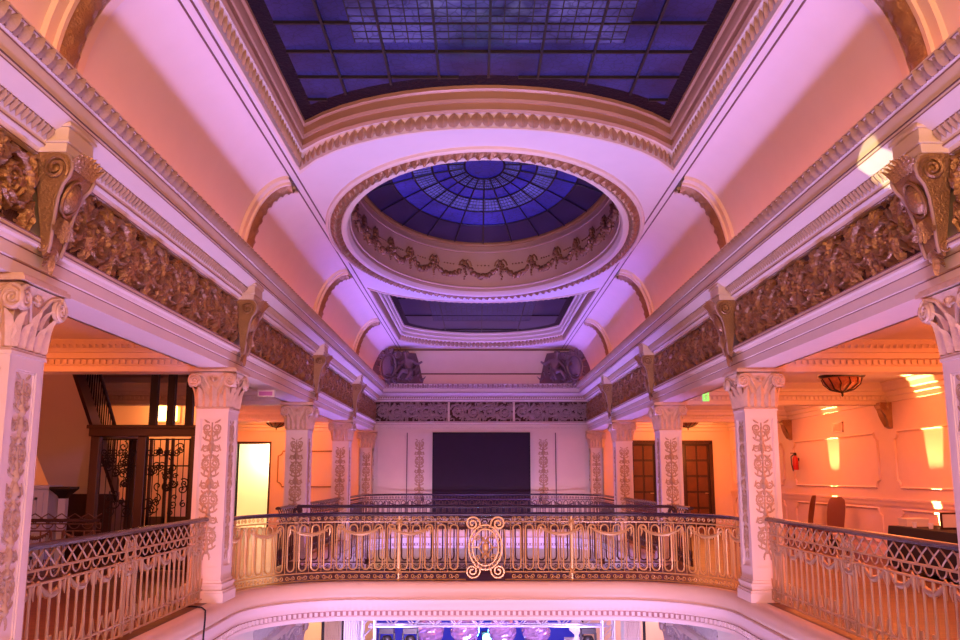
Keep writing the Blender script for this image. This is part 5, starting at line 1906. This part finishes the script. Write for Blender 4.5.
# stage
t = tag(ob('stage', MB().box(-3.0, 3.0, 20.2, 27.0, ZL, ZL + 0.6), M_BLACK), 'low black stage in the hall below', 'stage', kind='thing')
ZS = ZL + 0.6
t = thing('led_backdrop', 'glowing blue screen standing at the back of the stage below', 'screen', (0, 26.2, ZS))
ob('led_panel', MB().box(-2.9, 2.75, 26.15, 26.2, ZS + 0.1, -1.15), M_LED, t)
ob('frame', MB().box(-2.98, -2.9, 26.1, 26.3, ZS, -1.1).box(2.75, 2.83, 26.1, 26.3, ZS, -1.1).box(-2.98, 2.83, 26.1, 26.3, -1.15, -1.08), M_IRON, t)
t = thing('lighting_truss', 'silver lattice lighting truss spanning the stage on two tower legs', 'truss', (0.1, 19.3, ZL))
for z in (-1.22, -1.44):
    for y in (19.15, 19.45):
        ob('chord', MB().tube([(-2.35, y, z), (2.55, y, z)], 0.024, 6), M_TRUSS, t, 50)
b = MB()
for y in (19.15, 19.45):
    n = 22
    for i in range(n):
        x0, x1 = -2.3 + 4.8 * i / n, -2.3 + 4.8 * (i + 1) / n
        b.tube([(x0, y, -1.22 if i % 2 else -1.44), (x1, y, -1.44 if i % 2 else -1.22)], 0.013, 5)
ob('lattice', b, M_TRUSS, t, 50)
for x in (-2.35, 2.55):
    b = MB()
    for dx in (-0.12, 0.12):
        for y in (19.15, 19.45):
            b.tube([(x + dx, y, ZL), (x + dx, y, -1.2)], 0.022, 6)
    for i in range(14):
        z = ZL + 0.05 + i * 0.24
        for y in (19.15, 19.45):
            b.tube([(x - 0.12, y, z), (x + 0.12, y, z + 0.24)], 0.01, 4)
    b.box(x - 0.3, x + 0.3, 19.0, 19.6, ZL, ZL + 0.04)
    ob('tower_leg', b, M_TRUSS, t, 50)


def moving_head(x, label):
    t = thing('moving_head_lamp', label, 'stage lamp', (x, 19.3, -1.95), 'moving head lamps on the truss')
    ob('base', MB().box(x - 0.15, x + 0.15, 19.18, 19.42, -1.60, -1.48), M_IRON, t, None, 0.01)
    ob('yoke', MB().box(x - 0.17, x - 0.13, 19.25, 19.35, -1.80, -1.59).box(x + 0.13, x + 0.17, 19.25, 19.35, -1.80, -1.59), M_IRON, t, None, 0.01)
    ob('head', MB().lathe([(0.001, 0.14), (0.08, 0.13), (0.12, 0.05), (0.115, -0.1), (0.10, -0.14), (0.09, -0.13)], (x, 19.3, -1.78), 14), M_IRON, t, 50)
    ob('lens', MB().lathe([(0.095, -0.13), (0.001, -0.12)], (x, 19.3, -1.78), 14), M_TRUSS, t)


for x, lab in ((-1.98, 'black moving head lamp hanging at the lift end of the truss'), (-1.5, 'black moving head lamp on the truss, second from the lift end'), (2.15, 'black moving head lamp hanging at the uplit end of the truss')):
    moving_head(x, lab)
M_BUB = mat('glittering_cellophane', (0.62, 0.40, 0.85), 0.12, metal=0.6, var=0.5, vscale=9, alpha=0.9)
for x, lab in ((-1.25, 'tall stack of glittering violet balls at the lift end of the stage'), (-0.42, 'tall stack of glittering violet balls just left of the cyan lamp'), (0.48, 'tall stack of glittering violet balls just right of the cyan lamp'), (1.28, 'tall stack of glittering violet balls at the uplit end of the stage')):
    t = thing('ball_tower', lab, 'stage decoration', (x, 23.0, ZS), 'stacks of glittering balls')
    z = ZS
    dx = 0.12 if x > 0 else -0.12
    for r, m in ((0.44, 1.2), (0.40, 0.7), (0.35, 0.3)):
        z += r * 1.0
        bb = MB().ball((0, 0, 0), 1.0, 20)
        rb = random.Random(int(x * 100) + int(r * 100))
        k_ = {}
        pts = []
        for p in bb.v:
            key = tuple(round(c, 3) for c in p)
            f = k_.setdefault(key, 1 + rb.uniform(-0.07, 0.05))
            pts.append((x + dx * m * (1 if abs(x) > 1 else 0.1) + p[0] * r * f, 23.0 + p[1] * r * f, z + p[2] * r * min(f, 1.0)))
        bb.v = pts
        ob('ball', bb, M_BUB, t)
        z += r * 0.8
t = thing('stage_lamp', 'bright cyan lamp glaring in the middle of the stage', 'stage lamp', (0.12, 24.0, ZS))
ob('stand', MB().tube([(0.12, 24.05, ZS), (0.12, 24.05, -2.6)], 0.03, 8).box(-0.1, 0.34, 23.9, 24.2, ZS, ZS + 0.03), M_IRON, t)
ob('can', MB().box(-0.02, 0.26, 23.95, 24.15, -2.62, -2.34), M_IRON, t, None, 0.02)
ob('lens', MB().ball((0.12, 23.93, -2.48), 0.11, 8, (1, 0.4, 1)), M_CYAN, t, 60)
for sx, lab in ((-1, 'black loudspeaker on a pole at the lift end of the hall below'), (1, 'black loudspeaker on a pole at the uplit end of the hall below')):
    x = sx * 3.18
    t = thing('loudspeaker', lab, 'loudspeaker', (x, 18.6, ZL), 'loudspeakers on poles')
    ob('pole', MB().tube([(x, 18.6, ZL), (x, 18.6, -1.15)], 0.03, 8), M_IRON, t, 50)
    ob('cabinet', MB().box(x - 0.22, x + 0.22, 18.35, 18.57, -2.35, -1.72), M_IRON, t, None, 0.02)
    ob('tripod', MB().tube([(x, 18.6, ZL + 0.5), (x - 0.4, 18.4, ZL)], 0.02, 6).tube([(x, 18.6, ZL + 0.5), (x + 0.4, 18.4, ZL)], 0.02, 6).tube([(x, 18.6, ZL + 0.5), (x, 19.1, ZL)], 0.02, 6), M_IRON, t, 50)
t = thing('urn', 'white urn on a tall white plinth at the uplit side of the stage', 'urn', (2.2, 22.0, ZS))
ob('plinth', MB().box(1.97, 2.43, 21.8, 22.25, ZS, -2.25).box(1.93, 2.47, 21.76, 22.29, -2.25, -2.18), M_WHITE, t, None, 0.01)
ob('body', MB().lathe([(0.10, 0), (0.05, 0.05), (0.05, 0.1), (0.17, 0.2), (0.19, 0.3), (0.14, 0.38), (0.08, 0.44), (0.03, 0.48), (0.001, 0.55)], (2.2, 22.02, -2.18), 16), M_WHITE, t, 50)
t = thing('banner', 'white fluted cloth banner hanging beside the lower capital on the lift side', 'banner', (-2.75, 19.9, ZL))
rows = [[(-2.95 + 0.4 * i / 16, 19.9 + 0.02 * (i % 2), z) for i in range(17)] for z in (ZS, -1.1)]
b = MB().loft(rows)
b.loft([[(p[0], p[1] + 0.012, p[2]) for p in r] for r in rows])
ob('cloth', b, M_WHITE, t)
ob('batten', MB().tube([(-2.98, 19.92, -1.09), (-2.52, 19.92, -1.09)], 0.02, 6).tube([(-2.98, 19.93, ZL), (-2.98, 19.93, -1.09)], 0.02, 6), M_IRON, t)
lamp('hall_fill', 'POINT', (-6.0, 20, -2.2), 160, (1.0, 0.5, 0.2), size=0.4)  # unseen fill lights added to brighten the hall below
lamp('hall_fill', 'POINT', (6.0, 20, -2.2), 160, (1.0, 0.45, 0.5), size=0.4)
lamp('hall_fill', 'AREA', (0, 16.2, -1.2), 300, (0.72, 0.5, 1.0), (0, 22, -3.2), 4.0, 0.4, spread=math.radians(80))
for sx, cc in ((-1, (1.0, 0.45, 0.14)), (1, (1.0, 0.45, 0.42))):
    lamp('hall_fill', 'POINT', (sx * 5.4, 28.8, -2.6), 190, cc, size=0.3)
    lamp('hall_fill', 'POINT', (sx * 2.6, 14.2, -1.9), 45, (0.75, 0.62, 1.0), size=0.3)
lamp('stage_blue', 'POINT', (0.12, 23.6, -2.3), 70, (0.12, 0.7, 1.0), size=0.2)
